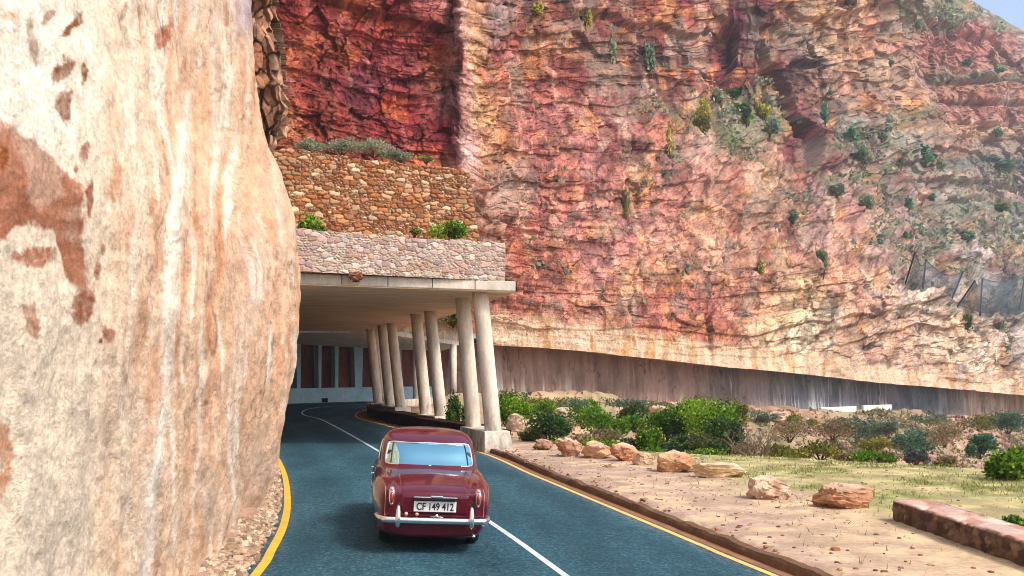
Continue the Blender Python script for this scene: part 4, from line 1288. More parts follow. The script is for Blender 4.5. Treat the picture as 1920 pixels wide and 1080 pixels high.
for px, wpx in ((531, 10), (562, 10), (601, 8), (633, 9), (674, 21), (716, 10), (746, 10)):
    q, ang = wall_at(px)
    n_ = Vector((math.sin(ang), -math.cos(ang), 0))
    w_ = wpx / F * q[1] / abs(math.cos(ang - 0.12)) * 0.8
    s = MB()
    c_ = Vector((q[0], q[1], 0)) - n_ * 0.33
    s.box((c_.x, c_.y, 3.12), (w_ * 0.75, 0.6, 4.0), ang, taper=1.0)
    for k in range(len(s.v)):
        v = s.v[k]
        if v[2] > 3:
            dx = Vector((v[0] - c_.x, v[1] - c_.y, 0)); tdir = Vector((math.cos(ang), math.sin(ang), 0))
            dx += tdir * (dx.dot(tdir)) * 0.38
            s.v[k] = (c_.x + dx.x, c_.y + dx.y, v[2])
    local(s, ri).build('rib', M['bluewall'], rib, bevel=0.03)
s = MB()
q, ang = wall_at(608); n_ = Vector((math.sin(ang), -math.cos(ang), 0)); c_ = Vector((q[0], q[1], 0)) + n_ * 0.06
s.box((c_.x, c_.y, 0.16), (0.5, 0.1, 0.3), ang)
local(s, ri).build('drain_hatch', M['darkwall'], rib)

# ================================================================== SECOND GALLERY beyond the bend
g2 = empty('bend_gallery', (-6.5, 68, 0))
tag(g2, 'second gallery section beyond the leaning columns with pale stone parapet and upright posts', 'gallery')
gi2 = Matrix.Translation((6.5, -68, 0))
O2 = [(-9.3, 60.9), (-7.75, 64.2), (-4.15, 74.6)]
zs = lambda x, y: 4.95 - 0.035 * max(0, y - 62)
s = MB(); s.prism([O2[2], (-6.4, 83), (-11.9, 78.4), (-15.2, 75), (-17.9, 71), (-19.4, 66.5), (-19.8, 61), (-14, 60.5), O2[0], O2[1]], lambda x, y: zs(x, y), lambda x, y: zs(x, y) + 0.3)
local(s, gi2).build('roof_slab', M['concrete'], g2)
fr, c, n = masonry_wall('p3', O2[0], O2[2], 5.2, 7.0, 260, 44, 0.1, 0.42, 0.28, 421, ((226, 206, 180), (214, 186, 150), (232, 216, 190), (200, 170, 140), (220, 190, 160)), (220, 206, 186), ztop=lambda U_: 6.95 - 0.45 * U_)
lo = 4.95 + 0.28 - 0.035 * np.maximum(0, fr[..., 1] - 62)
fr[..., 2] = np.where(fr[..., 2] < 5.3, np.minimum(fr[..., 2], lo), fr[..., 2])
link('parapet', gridmesh('parapet', fr - np.array((-6.5, 68, 0)), c.reshape(-1, 3) * 0.84, flip=False), M['stone'], g2)
for px, d_ in ((737, 63.6), (781, 67.5), (850, 73.4)):
    s = MB(); X = (px - CX) / F * d_
    s.tube([(X, d_, -0.4), (X, d_, 2.2), (X, d_, zs(X, d_) + 0.05)], 0.26, 20)
    local(s, gi2).build('post', M['column'], g2, smooth=True)
s = MB()
for a, b_ in ((O2[0], O2[1]), (O2[1], O2[2])):
    m_ = Vector(((a[0] + b_[0]) / 2 + 0.1, (a[1] + b_[1]) / 2, 0.05)); e = Vector((b_[0] - a[0], b_[1] - a[1], 0))
    s.box(m_, (e.length, 0.6, 0.9), math.atan2(e.y, e.x))
local(s, gi2).build('base_wall', M['concrete'], g2)

# ================================================================== STONE RETAINING WALL above the gallery
PAL_R = ((208, 152, 104), (196, 130, 82), (216, 168, 124), (200, 142, 108), (222, 184, 146), (184, 118, 74), (208, 156, 126), (190, 154, 118), (234, 208, 174), (188, 124, 86), (164, 118, 92))
fr, c, n = masonry_wall('r', (-12.5, 38.9), (-1.3, 42.6), 5.6, 12.0, 380, 200, 0.09, 0.40, 0.19, 431, PAL_R, (150, 106, 74), ztop=lambda U_: 12.05 - 0.45 * U_ + 0.16 * fbm(U_ * 26, 0 * U_, 0, 3, 433))
edge = 0.10 * fbm(fr[..., 2] * 1.3, 0 * fr[..., 2], 3, 4, 435)
# the free end leans into the cliff
fr[..., 0] += (fr[..., 0] + 12.5) / 11.2 * ((12.0 - fr[..., 2]) * 0.16 - 0.75)
tp = np.stack([fr[:, -1, 0] + 0 * n[0], fr[:, -1, 1] + 1.1, fr[:, -1, 2] + 0.02], -1)
tp2 = tp + np.array((0, 9.0, 0.25))
P_ = np.concatenate([fr, tp[:, None], tp2[:, None]], 1)
c = np.concatenate([c, c[:, -1:] * 0 + lin((170, 160, 130)), c[:, -1:] * 0 + lin((170, 160, 130))], 1)
ret = P_[-1:].copy(); ret[..., 0] = ret[..., 0] * 1.44 - 0.45; ret[..., 1] = 60.5
P_ = np.concatenate([P_, ret], 0); c = np.concatenate([c, c[-1:]], 0)
o = link('retaining_wall', gridmesh('retaining_wall', P_, c.reshape(-1, 3) * 0.82), M['stone'])
tag(o, 'high retaining wall of rough orange rubble stones above the gallery roof', 'stone wall')
# earth fill between parapet and retaining wall
s = MB()
s.add([(-12.5, 27.5, 6.2), (-0.6, 30.8, 6.2), (-1.6, 42.4, 7.6), (-12.5, 39.4, 7.6), (-7, 61, 7.6), (-14, 61, 7.6)], [(0, 1, 2, 3), (3, 2, 4, 5)], tuple(lin((170, 140, 110))))
o = s.build('roof_fill', M['ground'], cols=True)
tag(o, 'earth filled terrace behind the stone parapet', 'terrace', kind='structure')

# ================================================================== CAR
def carpaint():
    m, nt, bs = newmat('maroon_paint')
    n = noise_node(nt, 5, 4, 0.6)
    col = ramp(nt, n.outputs['Fac'], [(0.3, (0.088, 0.003, 0.010)), (0.7, (0.108, 0.004, 0.013))])
    nt.links.new(col, bs.inputs['Base Color'])
    bs.inputs['Roughness'].default_value = 0.30
    bs.inputs['Specular IOR Level'].default_value = 0.1
    bs.inputs['Coat Weight'].default_value = 1.0
    bs.inputs['Coat Roughness'].default_value = 0.06
    bs.inputs['Coat IOR'].default_value = 1.48
    return m


def carglass(name, tint, gl):
    m, nt, bs = newmat(name)
    nt.nodes.remove(bs)
    tr = N(nt, 'ShaderNodeBsdfTransparent'); tr.inputs[0].default_value = tint
    gs = N(nt, 'ShaderNodeBsdfGlossy'); gs.inputs['Roughness'].default_value = 0.03; gs.inputs[0].default_value = gl
    fr = N(nt, 'ShaderNodeFresnel'); fr.inputs[0].default_value = 2.0
    mr = N(nt, 'ShaderNodeMapRange'); mr.inputs[1].default_value = 0; mr.inputs[2].default_value = 0.6; mr.inputs[3].default_value = 0.10; mr.inputs[4].default_value = 0.95
    nt.links.new(fr.outputs[0], mr.inputs[0])
    mx = N(nt, 'ShaderNodeMixShader')
    nt.links.new(mr.outputs[0], mx.inputs[0]); nt.links.new(tr.outputs[0], mx.inputs[1]); nt.links.new(gs.outputs[0], mx.inputs[2])
    nt.links.new(mx.outputs[0], nt.nodes['Material Output'].inputs[0])
    return m


PAINT = carpaint()
GLASS = carglass('tinted_glass', (0.20, 0.52, 0.60, 1), (0.50, 0.90, 0.92, 1))
CHROME = plain('chrome', (0.93, 0.93, 0.92, 1), 0.26, 1.0)
RUBBER = plain('rubber', (0.018, 0.018, 0.02, 1), 0.8)
LEATHER = plain('dark_leather', (0.03, 0.012, 0.012, 1), 0.6)
LENS = plain('red_lens', (0.42, 0.02, 0.012, 1), 0.15, 0, 0.6, 1.0)
AMBER = plain('pale_reflector', (0.72, 0.34, 0.28, 1), 0.2, 0, 0.6, 1.0)
PLATEW = plain('plate_white', (0.80, 0.80, 0.78, 1), 0.5)
INK = plain('plate_black', (0.012, 0.012, 0.014, 1), 0.6)
UNDER = plain('underbody', (0.02, 0.012, 0.012, 1), 0.9)

cd = 12.45
car = empty('car', ((811 - CX) / F * cd, cd, float(zroad((811 - CX) / F * cd, cd)) + 0.004), (0, math.radians(2.9), math.radians(8.6)))
tag(car, 'maroon vintage saloon car seen from behind with chrome bumper and wide rear window', 'car')

# body: cross sections from the sill round the wing to the middle of the deck
SEC = {
    0.00: [(0, .33), (.46, .33), (.62, .37), (.69, .48), (.695, .62), (.655, .715), (.57, .745), (.47, .715), (.24, .735), (0, .74)],
    0.05: [(0, .30), (.50, .30), (.68, .35), (.755, .48), (.76, .64), (.715, .755), (.62, .79), (.50, .755), (.25, .77), (0, .775)],
    0.22: [(0, .27), (.55, .27), (.745, .33), (.815, .50), (.815, .68), (.755, .805), (.65, .84), (.53, .805), (.27, .82), (0, .828)],
    0.52: [(0, .26), (.60, .26), (.78, .30), (.84, .50), (.842, .70), (.785, .845), (.675, .885), (.56, .86), (.28, .875), (0, .885)],
    0.66: [(0, .28), (.62, .28), (.785, .36), (.845, .52), (.848, .72), (.79, .86), (.68, .90), (.565, .88), (.28, .90), (0, .91)],
    0.98: [(0, .30), (.64, .30), (.79, .46), (.85, .58), (.85, .74), (.795, .88), (.69, .925), (.57, .915), (.29, .94), (0, .95)],
    1.30: [(0, .28), (.64, .28), (.79, .36), (.845, .52), (.845, .74), (.80, .885), (.71, .94), (.59, .945), (.30, .965), (0, .972)],
    1.46: [(0, .26), (.64, .26), (.79, .30), (.838, .48), (.838, .74), (.805, .885), (.73, .94), (.6, .955), (.30, .965), (0, .97)],
    2.30: [(0, .25), (.64, .25), (.79, .28), (.825, .46), (.825, .74), (.80, .88), (.735, .935), (.6, .95), (.30, .955), (0, .955)],
    3.05: [(0, .25), (.64, .25), (.79, .28), (.825, .46), (.828, .74), (.795, .88), (.72, .935), (.58, .955), (.30, .985), (0, .995)],
    3.42: [(0, .26), (.64, .26), (.79, .32), (.832, .48), (.835, .74), (.785, .875), (.69, .925), (.54, .925), (.28, .98), (0, .995)],
    3.78: [(0, .30), (.64, .30), (.79, .47), (.838, .58), (.835, .74), (.77, .865), (.67, .91), (.50, .895), (.27, .965), (0, .985)],
    4.12: [(0, .28), (.62, .28), (.775, .34), (.82, .48), (.81, .72), (.74, .835), (.63, .875), (.47, .855), (.25, .94), (0, .965)],
    4.40: [(0, .30), (.55, .30), (.70, .34), (.755, .48), (.745, .68), (.67, .79), (.57, .82), (.43, .79), (.23, .88), (0, .91)],
    4.50: [(0, .36), (.46, .36), (.58, .40), (.63, .50), (.62, .64), (.56, .72), (.47, .745), (.36, .72), (.2, .80), (0, .83)],
}
ys = sorted(SEC)
vs_, fs_ = [], []
for y in ys:
    sec = SEC[y]
    ring = [(x, y, z) for x, z in sec] + [(-x, y, z) for x, z in sec[-2:0:-1]]
    vs_ += ring
nr = len(ring)
for i in range(len(ys) - 1):
    for k in range(nr):
        a = i * nr + k; b = i * nr + (k + 1) % nr
        fs_.append((a, b, b + nr, a + nr))
K_ = 10
for base, flip in ((0, True), ((len(ys) - 1) * nr, False)):
    for k in range(K_ - 1):
        r0, r1 = base + k, base + k + 1
        l0 = base + (nr - k) % nr; l1 = base + (nr - k - 1) % nr
        f = [r0, r1, l1, l0]
        f = [f[i] for i in range(4) if f[i] not in f[:i]]
        if flip: f = f[::-1]
        if len(f) >= 3: fs_.append(tuple(f))
me = pymesh('body', vs_, fs_)
bmx = bmesh.new(); bmx.from_mesh(me); bmesh.ops.recalc_face_normals(bmx, faces=bmx.faces)
# crisp lower rear edge
bmx.to_mesh(me); bmx.free()
body = link('body', me, PAINT, car)
sub = body.modifiers.new('Subdivision', 'SUBSURF'); sub.levels = 3; sub.render_levels = 3
dg = bpy.context.evaluated_depsgraph_get()
evb = body.evaluated_get(dg)
tmp = bpy.data.meshes.new_from_object(evb)
BV = BVHTree.FromPolygons([v.co for v in tmp.vertices], [tuple(p.vertices) for p in tmp.polygons])
body.modifiers.remove(sub)
old = body.data
body.data = tmp; tmp.name = 'body'
if not tmp.materials: tmp.materials.append(PAINT)
tmp.polygons.foreach_set('use_smooth', np.ones(len(tmp.polygons), bool))


def hit(o, d, eps=0.0):
    o = Vector(o); d = Vector(d).normalized()
    loc, nrm_, _, _ = BV.ray_cast(o, d)
    return (loc + nrm_ * eps, nrm_) if loc is not None else (None, None)


# boot lid: a panel following the tail, standing a few millimetres proud
def lid_point(x, a, eps):
    piv = Vector((x, 0.95, 0.44))
    d = Vector((0, math.cos(a), -math.sin(a)))
    p, n_ = hit(piv - d * 2.5, d, eps)
    return p


na, nx = 44, 40
P_ = np.zeros((nx, na, 3)); ok = True
for j, a in enumerate(np.linspace(math.radians(1.0), math.radians(84), na)):
    f_ = j / (na - 1)
    hw = 0.50 - 0.0 * f_
    if f_ > 0.86: hw = 0.50 * math.sqrt(max(0.0, 1 - ((f_ - 0.86) / 0.16) ** 2)) * 0.35 + 0.50 * 0.65
    if f_ < 0.08: hw -= 0.05 * (1 - f_ / 0.08) ** 2
    for i in range(nx):
        x = hw * (2 * i / (nx - 1) - 1)
        edge_ = min(i, nx - 1 - i, j, na - 1 - j)
        p = lid_point(x, a, -0.012 if edge_ == 0 else (0.006 if edge_ == 1 else 0.012))
        P_[i, j] = p if p is not None else P_[i, j - 1]
lid = link('boot_lid', gridmesh('boot_lid', P_, flip=True), PAINT, car)

# cabin
n_se = 3.4
ZT = np.array([0.86, 0.95, 1.05, 1.20, 1.32, 1.405, 1.46, 1.497, 1.515, 1.52])
YR = np.array([1.16, 1.26, 1.40, 1.58, 1.76, 1.95, 2.15, 2.35, 2.52, 2.60])
YF = np.array([3.36, 3.26, 3.16, 3.02, 2.90, 2.78, 2.68, 2.62, 2.60, 2.60])
HWc = np.array([0.77, 0.765, 0.755, 0.735, 0.705, 0.655, 0.58, 0.44, 0.22, 0.0])


def cab(phi, z, e=0.0):
    yr, yf, hw = pch(ZT, YR, [z])[0] - e, pch(ZT, YF, [z])[0] + e, pch(ZT, HWc, [z])[0] + e
    f = lambda q: math.copysign(abs(q) ** (2 / n_se), q)
    return Vector((hw * f(math.sin(phi)), (yr + yf) / 2 - (yf - yr) / 2 * f(math.cos(phi)), z))


R_ = math.radians
WIN = {'rear_window': (-R_(52), R_(52), 0.985, 1.315), 'windscreen': (R_(180 - 56), R_(180 + 56), 1.02, 1.34)}
SIDES = [(R_(69), R_(88.2)), (R_(91.2), R_(117))]
for a, b in list(SIDES):
    SIDES.append((-b, -a))
phis = sorted(set([round(p, 5) for p in np.linspace(-math.pi, math.pi, 121)] + [round(((w_[k] + math.pi) % (2 * math.pi)) - math.pi, 5) for w_ in list(WIN.values()) for k in (0, 1)] + [round(v, 5) for s_ in SIDES for v in s_]))
zl = sorted(set([round(z, 4) for z in list(np.linspace(0.86, 1.45, 40)) + list(np.linspace(1.46, 1.52, 14))] + [0.985, 1.315, 1.02, 1.34, 1.0, 1.32]))
G = np.array([[tuple(cab(p, z)) for z in zl] for p in phis])
mask = np.ones((len(phis) - 1, len(zl) - 1), bool)


def inwin(p, z, w_):
    a, b = w_[0], w_[1]
    q = p
    while q < a - 1e-6: q += 2 * math.pi
    while q - 2 * math.pi >= a: q -= 2 * math.pi
    return a < q < b and w_[2] < z < w_[3]


allw = list(WIN.values()) + [(a, b, 1.0, 1.32) for a, b in SIDES]
for i in range(len(phis) - 1):
    for j in range(len(zl) - 1):
        if any(inwin((phis[i] + phis[i + 1]) / 2, (zl[j] + zl[j + 1]) / 2, w_) for w_ in allw):
            mask[i, j] = False
roof = link('roof', gridmesh('roof', G, mask=mask, flip=True), PAINT, car)
sol = roof.modifiers.new('Solidify', 'SOLIDIFY'); sol.thickness = 0.02; sol.offset = -1


def pane(name, w_, e, frame=0.014, m=GLASS):
    pp = np.linspace(w_[0], w_[1], 40); zz = np.linspace(w_[2], w_[3], 16)
    P_ = np.array([[tuple(cab(p, z, e)) for z in zz] for p in pp])
    o = link(name, gridmesh(name, P_, flip=True), m, car)
    # chrome surround with rounded corners
    r = 0.30
    pts = []
    for k in range(120):
        a = 2 * math.pi * k / 120
        f = lambda q: math.copysign(abs(q) ** 0.22, q)
        u, v = f(math.cos(a)), f(math.sin(a))
        pts.append(cab((w_[0] + w_[1]) / 2 + u * (w_[1] - w_[0]) / 2 * 1.005, (w_[2] + w_[3]) / 2 + v * (w_[3] - w_[2]) / 2 * 1.01, e + 0.004))
    s = MB(); s.tube(pts + [pts[0]], frame, 8, cap=False)
    s.build('frame', CHROME, o, smooth=True)
    return o


rw = pane('rear_window', WIN['rear_window'], 0.003, 0.019)
for sg in (-1, 1):
    s = MB(); s.tube([cab(sg * R_(40), z, 0.004) for z in np.linspace(0.985, 1.315, 10)], 0.011, 8); s.build('divider', INK, rw, smooth=True)
pane('windscreen', WIN['windscreen'], 0.003, 0.013)
for a, b in SIDES:
    pane('side_window', (a, b, 1.0, 1.32), 0.002, 0.009)

# interior
s = MB()
s.box((0, 1.72, 1.02), (1.3, 0.16, 0.34)); s.box((0.36, 2.55, 1.02), (0.5, 0.14, 0.44)); s.box((-0.36, 2.55, 1.02), (0.5, 0.14, 0.44)); s.box((0, 3.05, 0.99), (1.36, 0.12, 0.1))
for x in (-0.36, 0.36): s.box((x, 2.53, 1.27), (0.27, 0.1, 0.13))
s.build('seat', LEATHER, car, bevel=0.05)
s = MB(); s.lathe([(0.185, -0.012), (0.2, 0), (0.185, 0.012), (0.172, 0), (0.185, -0.012)], 28, 'y', (0.36, 2.93, 1.1)); s.box((0.36, 2.93, 1.1), (0.36, 0.012, 0.025))
s.build('steering_wheel', INK, car, smooth=True)
s = MB(); s.ellipsoid((-0.52, 1.55, 1.04), (0.045, 0.04, 0.045), 14, 10)
s.build('dashboard_ball', PLATEW, car, smooth=True)

# bumper with two overriders
s = MB()
path = [(-.800, .42), (-.798, .26), (-.772, .09), (-.72, .0), (-.70, -.055), (-.45, -.085), (0, -.098), (.45, -.085), (.70, -.055), (.72, .0), (.772, .09), (.798, .26), (.800, .42)]
pts = spline([(x, y, 0.405) for x, y in path], 0.05)
prof = [(-0.005, -0.042), (0.018, -0.036), (0.030, -0.015), (0.032, 0.010), (0.022, 0.033), (-0.002, 0.045), (-0.012, 0.033), (-0.012, -0.033)]
vs_, fs_ = [], []
for i, p in enumerate(pts):
    t = (pts[min(i + 1, len(pts) - 1)] - pts[max(i - 1, 0)]).normalized()
    n_ = Vector((t.y, -t.x, 0))
    endk = min(1.0, 0.35 + 4 * min(i, len(pts) - 1 - i) / len(pts))
    vs_ += [p + n_ * a + Vector((0, 0, b * endk)) for a, b in prof]
q = len(prof)
for i in range(len(pts) - 1):
    for k in range(q):
        fs_.append((i * q + k, i * q + (k + 1) % q, (i + 1) * q + (k + 1) % q, (i + 1) * q + k))
fs_ += [tuple(range(q)), tuple((len(pts) - 1) * q + k for k in range(q))]
s.add(vs_, fs_)
bump = s.build('bumper', CHROME, car, smooth=True)
for x in (-0.515, 0.515):
    s = MB()
    s.tube([(x, -0.105, 0.32), (x, -0.125, 0.345), (x, -0.135, 0.42), (x, -0.125, 0.52), (x, -0.10, 0.575), (x, -0.06, 0.60)], [0.022, 0.036, 0.040, 0.034, 0.026, 0.013], 16)
    s.build('overrider', CHROME, bump, smooth=True)
s = MB()
s.box((0, 0.02, 0.40), (1.0, 0.16, 0.04))
s.build('bracket', UNDER, bump)

# number plate
pl_, _ = hit((0, -1, 0.585), (0, 1, 0))
yp = pl_.y - 0.03
s = MB(); s.box((0, yp, 0.585), (0.60, 0.016, 0.142))
plate = s.build('number_plate', PLATEW, car, bevel=0.006)
cu = bpy.data.curves.new('registration', 'FONT'); cu.body = 'CF 149 412'; cu.size = 0.125; cu.align_x = 'CENTER'; cu.align_y = 'CENTER'; cu.extrude = 0.002
cu.space_character = 0.98; cu.offset = 0.0022
to = bpy.data.objects.new('tmp_text', cu); COL.objects.link(to)
bpy.context.view_layer.update()
tm = bpy.data.meshes.new_from_object(to.evaluated_get(bpy.context.evaluated_depsgraph_get()))
bpy.data.objects.remove(to)
wx_ = max(v.co.x for v in tm.vertices) - min(v.co.x for v in tm.vertices)
hy_ = max(v.co.y for v in tm.vertices) - min(v.co.y for v in tm.vertices)
my_ = (max(v.co.y for v in tm.vertices) + min(v.co.y for v in tm.vertices)) / 2
for v in tm.vertices:
    x, y, z = v.co
    v.co = (x * 0.525 / wx_, yp - 0.0105 - z, 0.585 + (y - my_) * 0.098 / hy_)
tm.materials.clear(); tm.materials.append(INK); tm.name = 'registration'
link('registration', tm, INK, plate)
# lamp bar above the plate
s = MB(); s.box((0, yp - 0.02, 0.683), (0.60, 0.075, 0.03))
lb = s.build('lamp_bar', INK, car, bevel=0.008)
s = MB(); s.box((0, yp - 0.032, 0.706), (0.61, 0.07, 0.016)); s.box((0.015, yp - 0.035, 0.718), (0.17, 0.075, 0.024), 0)
s.build('cover', CHROME, lb, bevel=0.006)

# tail lamps on the wing ends
for sg in (-1, 1):
    s = MB(); r = MB()
    c0, nn = hit((sg * 0.615, -1, 0.66), (0, 1, 0))
    P0 = Vector((sg * 0.612, c0.y, 0.70))
    ring = []
    s.ellipsoid((P0.x, P0.y + 0.03, P0.z - 0.005), (0.050, 0.100, 0.132), 20, 14, 0.85)
    lamp = s.build('tail_lamp', CHROME, car, smooth=True)
    r.ellipsoid((P0.x, P0.y + 0.012, P0.z - 0.01), (0.034, 0.108, 0.095), 18, 12, 0.9)
    r.build('lens', LENS, lamp, smooth=True)
    a = MB(); a.ellipsoid((P0.x, P0.y + 0.02, P0.z + 0.092), (0.034, 0.096, 0.03), 14, 8)
    a.build('upper_lens', AMBER, lamp, smooth=True)
    # seam between wing and tail panel, its pinkish highlight painted as colour
    pts = []
    for z in np.linspace(0.44, 0.80, 14):
        p, n_ = hit((sg * 0.70, -1, z), (0, 1, 0), 0.003)
        if p is None or p.y > 0.5:
            continue
        pts.append(p)
    if len(pts) > 3:
        t = MB(); t.tube(pts, 0.006, 6); t.build('wing_beading', plain('beading_highlight', (0.55, 0.18, 0.2, 1), 0.3), car, smooth=True)
for x in (-0.40, -0.25):
    p, n_ = hit((x, -1, 0.475), (0, 1, 0), 0.004)
    s = MB(); s.lathe([(0.0, -0.03), (0.02, -0.026), (0.028, -0.01), (0.028, 0.03)], 16, 'y', tuple(p)); s.build('reflector', AMBER, car, smooth=True)
p, n_ = hit((0.03, -1, 0.445), (0, 1, 0), 0.004)
s = MB(); s.ellipsoid((p.x, p.y - 0.012, p.z), (0.10, 0.012, 0.010), 16, 8); s.ellipsoid((p.x, p.y - 0.016, p.z + 0.012), (0.026, 0.012, 0.028), 12, 8)
s.build('badge', CHROME, car, smooth=True)

# door handles, side trims, fuel cap, exhaust, underbody, wheels
for sg in (-1, 1):
    for y in (1.86, 2.75):
        p, n_ = hit((sg * 2, y, 0.80), (-sg, 0, 0), 0.0)
        s = MB(); s.tube([p + Vector((sg * 0.002, -0.08, 0)), p + Vector((sg * 0.035, -0.05, 0)), p + Vector((sg * 0.04, 0.02, 0)), p + Vector((sg * 0.03, 0.09, 0))], [0.014, 0.014, 0.013, 0.009], 10)
        s.build('door_handle', CHROME, car, smooth=True)
    for y in (1.50, 2.28, 3.12):
        pts = [hit((sg * 2, y + 0.0 * z, z), (-sg, 0, 0), 0.001)[0] for z in np.linspace(0.32, 0.9, 16)]
        s = MB(); s.tube([p for p in pts if p is not None], 0.004, 5); s.build('door_seam', INK, car)
    pts = [hit((sg * 2, y, 0.29), (-sg, 0, 0), 0.004)[0] for y in np.linspace(1.5, 3.3, 20)]
    s = MB(); s.tube([p for p in pts if p is not None], 0.014, 8); s.build('sill_trim', CHROME, car, smooth=True)
s = MB(); s.tube([(0.52, 0.6, 0.24), (0.56, 0.1, 0.255), (0.57, -0.05, 0.25)], 0.022, 12); s.build('exhaust', CHROME, car, smooth=True)
s = MB(); s.box((0, 2.45, 0.30), (1.22, 3.5, 0.14)); s.box((0, 0.42, 0.32), (0.9, 0.4, 0.12)); s.tube([(-0.7, 0.99, 0.33), (0.7, 0.99, 0.33)], 0.05, 10); s.ellipsoid((0, 0.99, 0.33), (0.15, 0.15, 0.14)); s.build('chassis', UNDER, car)
for x in (-0.665, 0.665):
    for y in (0.99, 3.80):
        s = MB()
        sg = 1 if x > 0 else -1
        w_ = empty('wheel', (x, y, 0.35)); w_.parent = car
        s.lathe([(0.20, -0.075), (0.30, -0.086), (0.335, -0.07), (0.348, -0.03), (0.35, 0), (0.348, 0.03), (0.335, 0.07), (0.30, 0.086), (0.20, 0.075)], 40, 'x')
        s.build('tyre', RUBBER, w_, smooth=True)
        s = MB(); s.lathe([(0.0, sg * 0.085), (0.09, sg * 0.08), (0.11, sg * 0.06), (0.17, sg * 0.055), (0.205, sg * 0.078), (0.212, sg * 0.06), (0.2, -sg * 0.07), (0.0, -sg * 0.05)], 32, 'x')
        s.build('rim', CHROME, w_, smooth=True)
# front end, for other viewpoints
for x in (-0.56, 0.56):
    p, n_ = hit((x, 6, 0.66), (0, -1, 0))
    s = MB(); s.lathe([(0.0, 0.05), (0.06, 0.04), (0.09, 0.01), (0.105, 0.0), (0.105, -0.06)], 24, 'y', tuple(p)); s.build('headlight', CHROME, car, smooth=True)
p, n_ = hit((0, 6, 0.6), (0, -1, 0))
s = MB()
s.box((0, p.y + 0.02, 0.62), (0.5, 0.05, 0.3))
s.build('grille', CHROME, car, bevel=0.03)
s = MB(); s.add([(a * 1.0, 4.52 - (b - 0) , c) for a, b, c in []], [])
pts = spline([(-.80, 4.30, .40), (-.6, 4.56, .40), (0, 4.64, .40), (.6, 4.56, .40), (.80, 4.30, .40)], 0.06)
s.tube(pts, 0.05, 10); s.build('front_bumper', CHROME, car, smooth=True)

# the body sits a little higher on its springs and is narrower than first drawn
def zmap(z):
    return z - 0.10 * (1 - float(sstep(0.25, 0.5, z))) + 0.055 * float(sstep(0.33, 0.46, z)) * (1 - 0.9 * float(sstep(1.0, 1.55, z)))


done = set()
for o in car.children_recursive:
    if o.name.split('.')[0] == 'chassis': continue
    if o.name.split('.')[0] == 'wheel':
        o.location.x *= 0.94; continue
    if o.type != 'MESH' or o.parent.name.split('.')[0] == 'wheel' or o.data.name in done: continue
    done.add(o.data.name)
    for v in o.data.vertices:
        nm = o.name.split('.')[0]
        v.co.x *= 0.94 + (0.045 * float(sstep(0.2, 0.9, v.co.y)) if v.co.z < 0.93 else 0.03)
        v.co.z = v.co.z + 0.05 if nm in ('bumper', 'overrider', 'bracket', 'number_plate', 'registration', 'reflector', 'badge') else v.co.z if nm == 'exhaust' else zmap(v.co.z)

# ================================================================== VERGE: boulders, low wall
def boulder(name, px, py, wpx, hpx, depth_k, c1, c2, seed, label, box=0.5, rot=0.0):
    g = gp(px, py, 0.10)
    d = g.y
    hw = wpx / F * d / 2 * 1.02; hh = hpx / F * d * 1.0
    dp = hw * depth_k
    bm = bmesh.new()
    bmesh.ops.create_cube(bm, size=2)
    bmesh.ops.subdivide_edges(bm, edges=bm.edges[:], cuts=17, use_grid_fill=True)
    V_ = np.array([v.co[:] for v in bm.verts])
    nrm_ = V_ / np.linalg.norm(V_, axis=1)[:, None]
    V_ = V_ * box + nrm_ * (1 - box) * 1.15
    # chop with random planes so that flat broken faces appear
    r = np.random.default_rng(seed)
    for _ in range(16):
        n_ = r.normal(size=3); n_[2] *= 0.7; n_ /= np.linalg.norm(n_)
        dist = r.uniform(0.66, 0.98)
        e = V_ @ n_ - dist
        V_ -= np.where(e > 0, e, 0)[:, None] * n_ * 0.92
    f = fbm(V_[:, 0] * 1.5, V_[:, 1] * 1.5, V_[:, 2] * 1.5 + seed, 5, seed)
    f2 = fbm(V_[:, 0] * 5, V_[:, 1] * 5, V_[:, 2] * 7, 4, seed + 3)
    fcv, fce_, fci = facets(V_[:, 0] * 2.2, V_[:, 1] * 2.2, V_[:, 2] * 2.6, seed + 31, 0.8)
    V_ = V_ * (1 + 0.05 * f + 0.03 * f2 + 0.16 * fcv)[:, None]
    V_[:, 2] = V_[:, 2] - V_[:, 2].min()
    V_[:, 2] *= hh / V_[:, 2].max(); V_[:, 0] *= hw / np.abs(V_[:, 0]).max(); V_[:, 1] *= dp / np.abs(V_[:, 1]).max()
    V_[:, 2] -= 0.05
    for v, p in zip(bm.verts, V_): v.co = p
    me = bpy.data.meshes.new(name)
    bm.to_mesh(me); bm.free()
    k = sstep(-0.25, 0.35, fbm(V_[:, 0] * 1.6 / hw, V_[:, 1] * 1.6, V_[:, 2] * 2.5 / hh + seed, 5, seed + 9))
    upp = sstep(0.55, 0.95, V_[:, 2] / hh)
    c = lin(c1) * (1 - k[:, None]) + lin(c2) * k[:, None]
    c = c * (0.75 + 0.5 * sstep(-0.4, 0.4, f2))[:, None]
    c = c * 0.6 + lin((204, 174, 144)) * 0.4
    c = c * (1 - 0.6 * upp[:, None]) + lin((240, 216, 186)) * 0.6 * upp[:, None]  # tops painted paler, light from above put into the colour
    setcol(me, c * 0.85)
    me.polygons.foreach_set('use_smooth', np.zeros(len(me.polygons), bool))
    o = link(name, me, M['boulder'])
    o.location = (g.x, d + dp * 0.75, float(ground_z(np.array([g.x]), np.array([d + dp * 0.75]))[0]))
    o.rotation_euler = (0, 0, rot)
    tag(o, label, 'boulder', 'boulders along the verge')
    return o


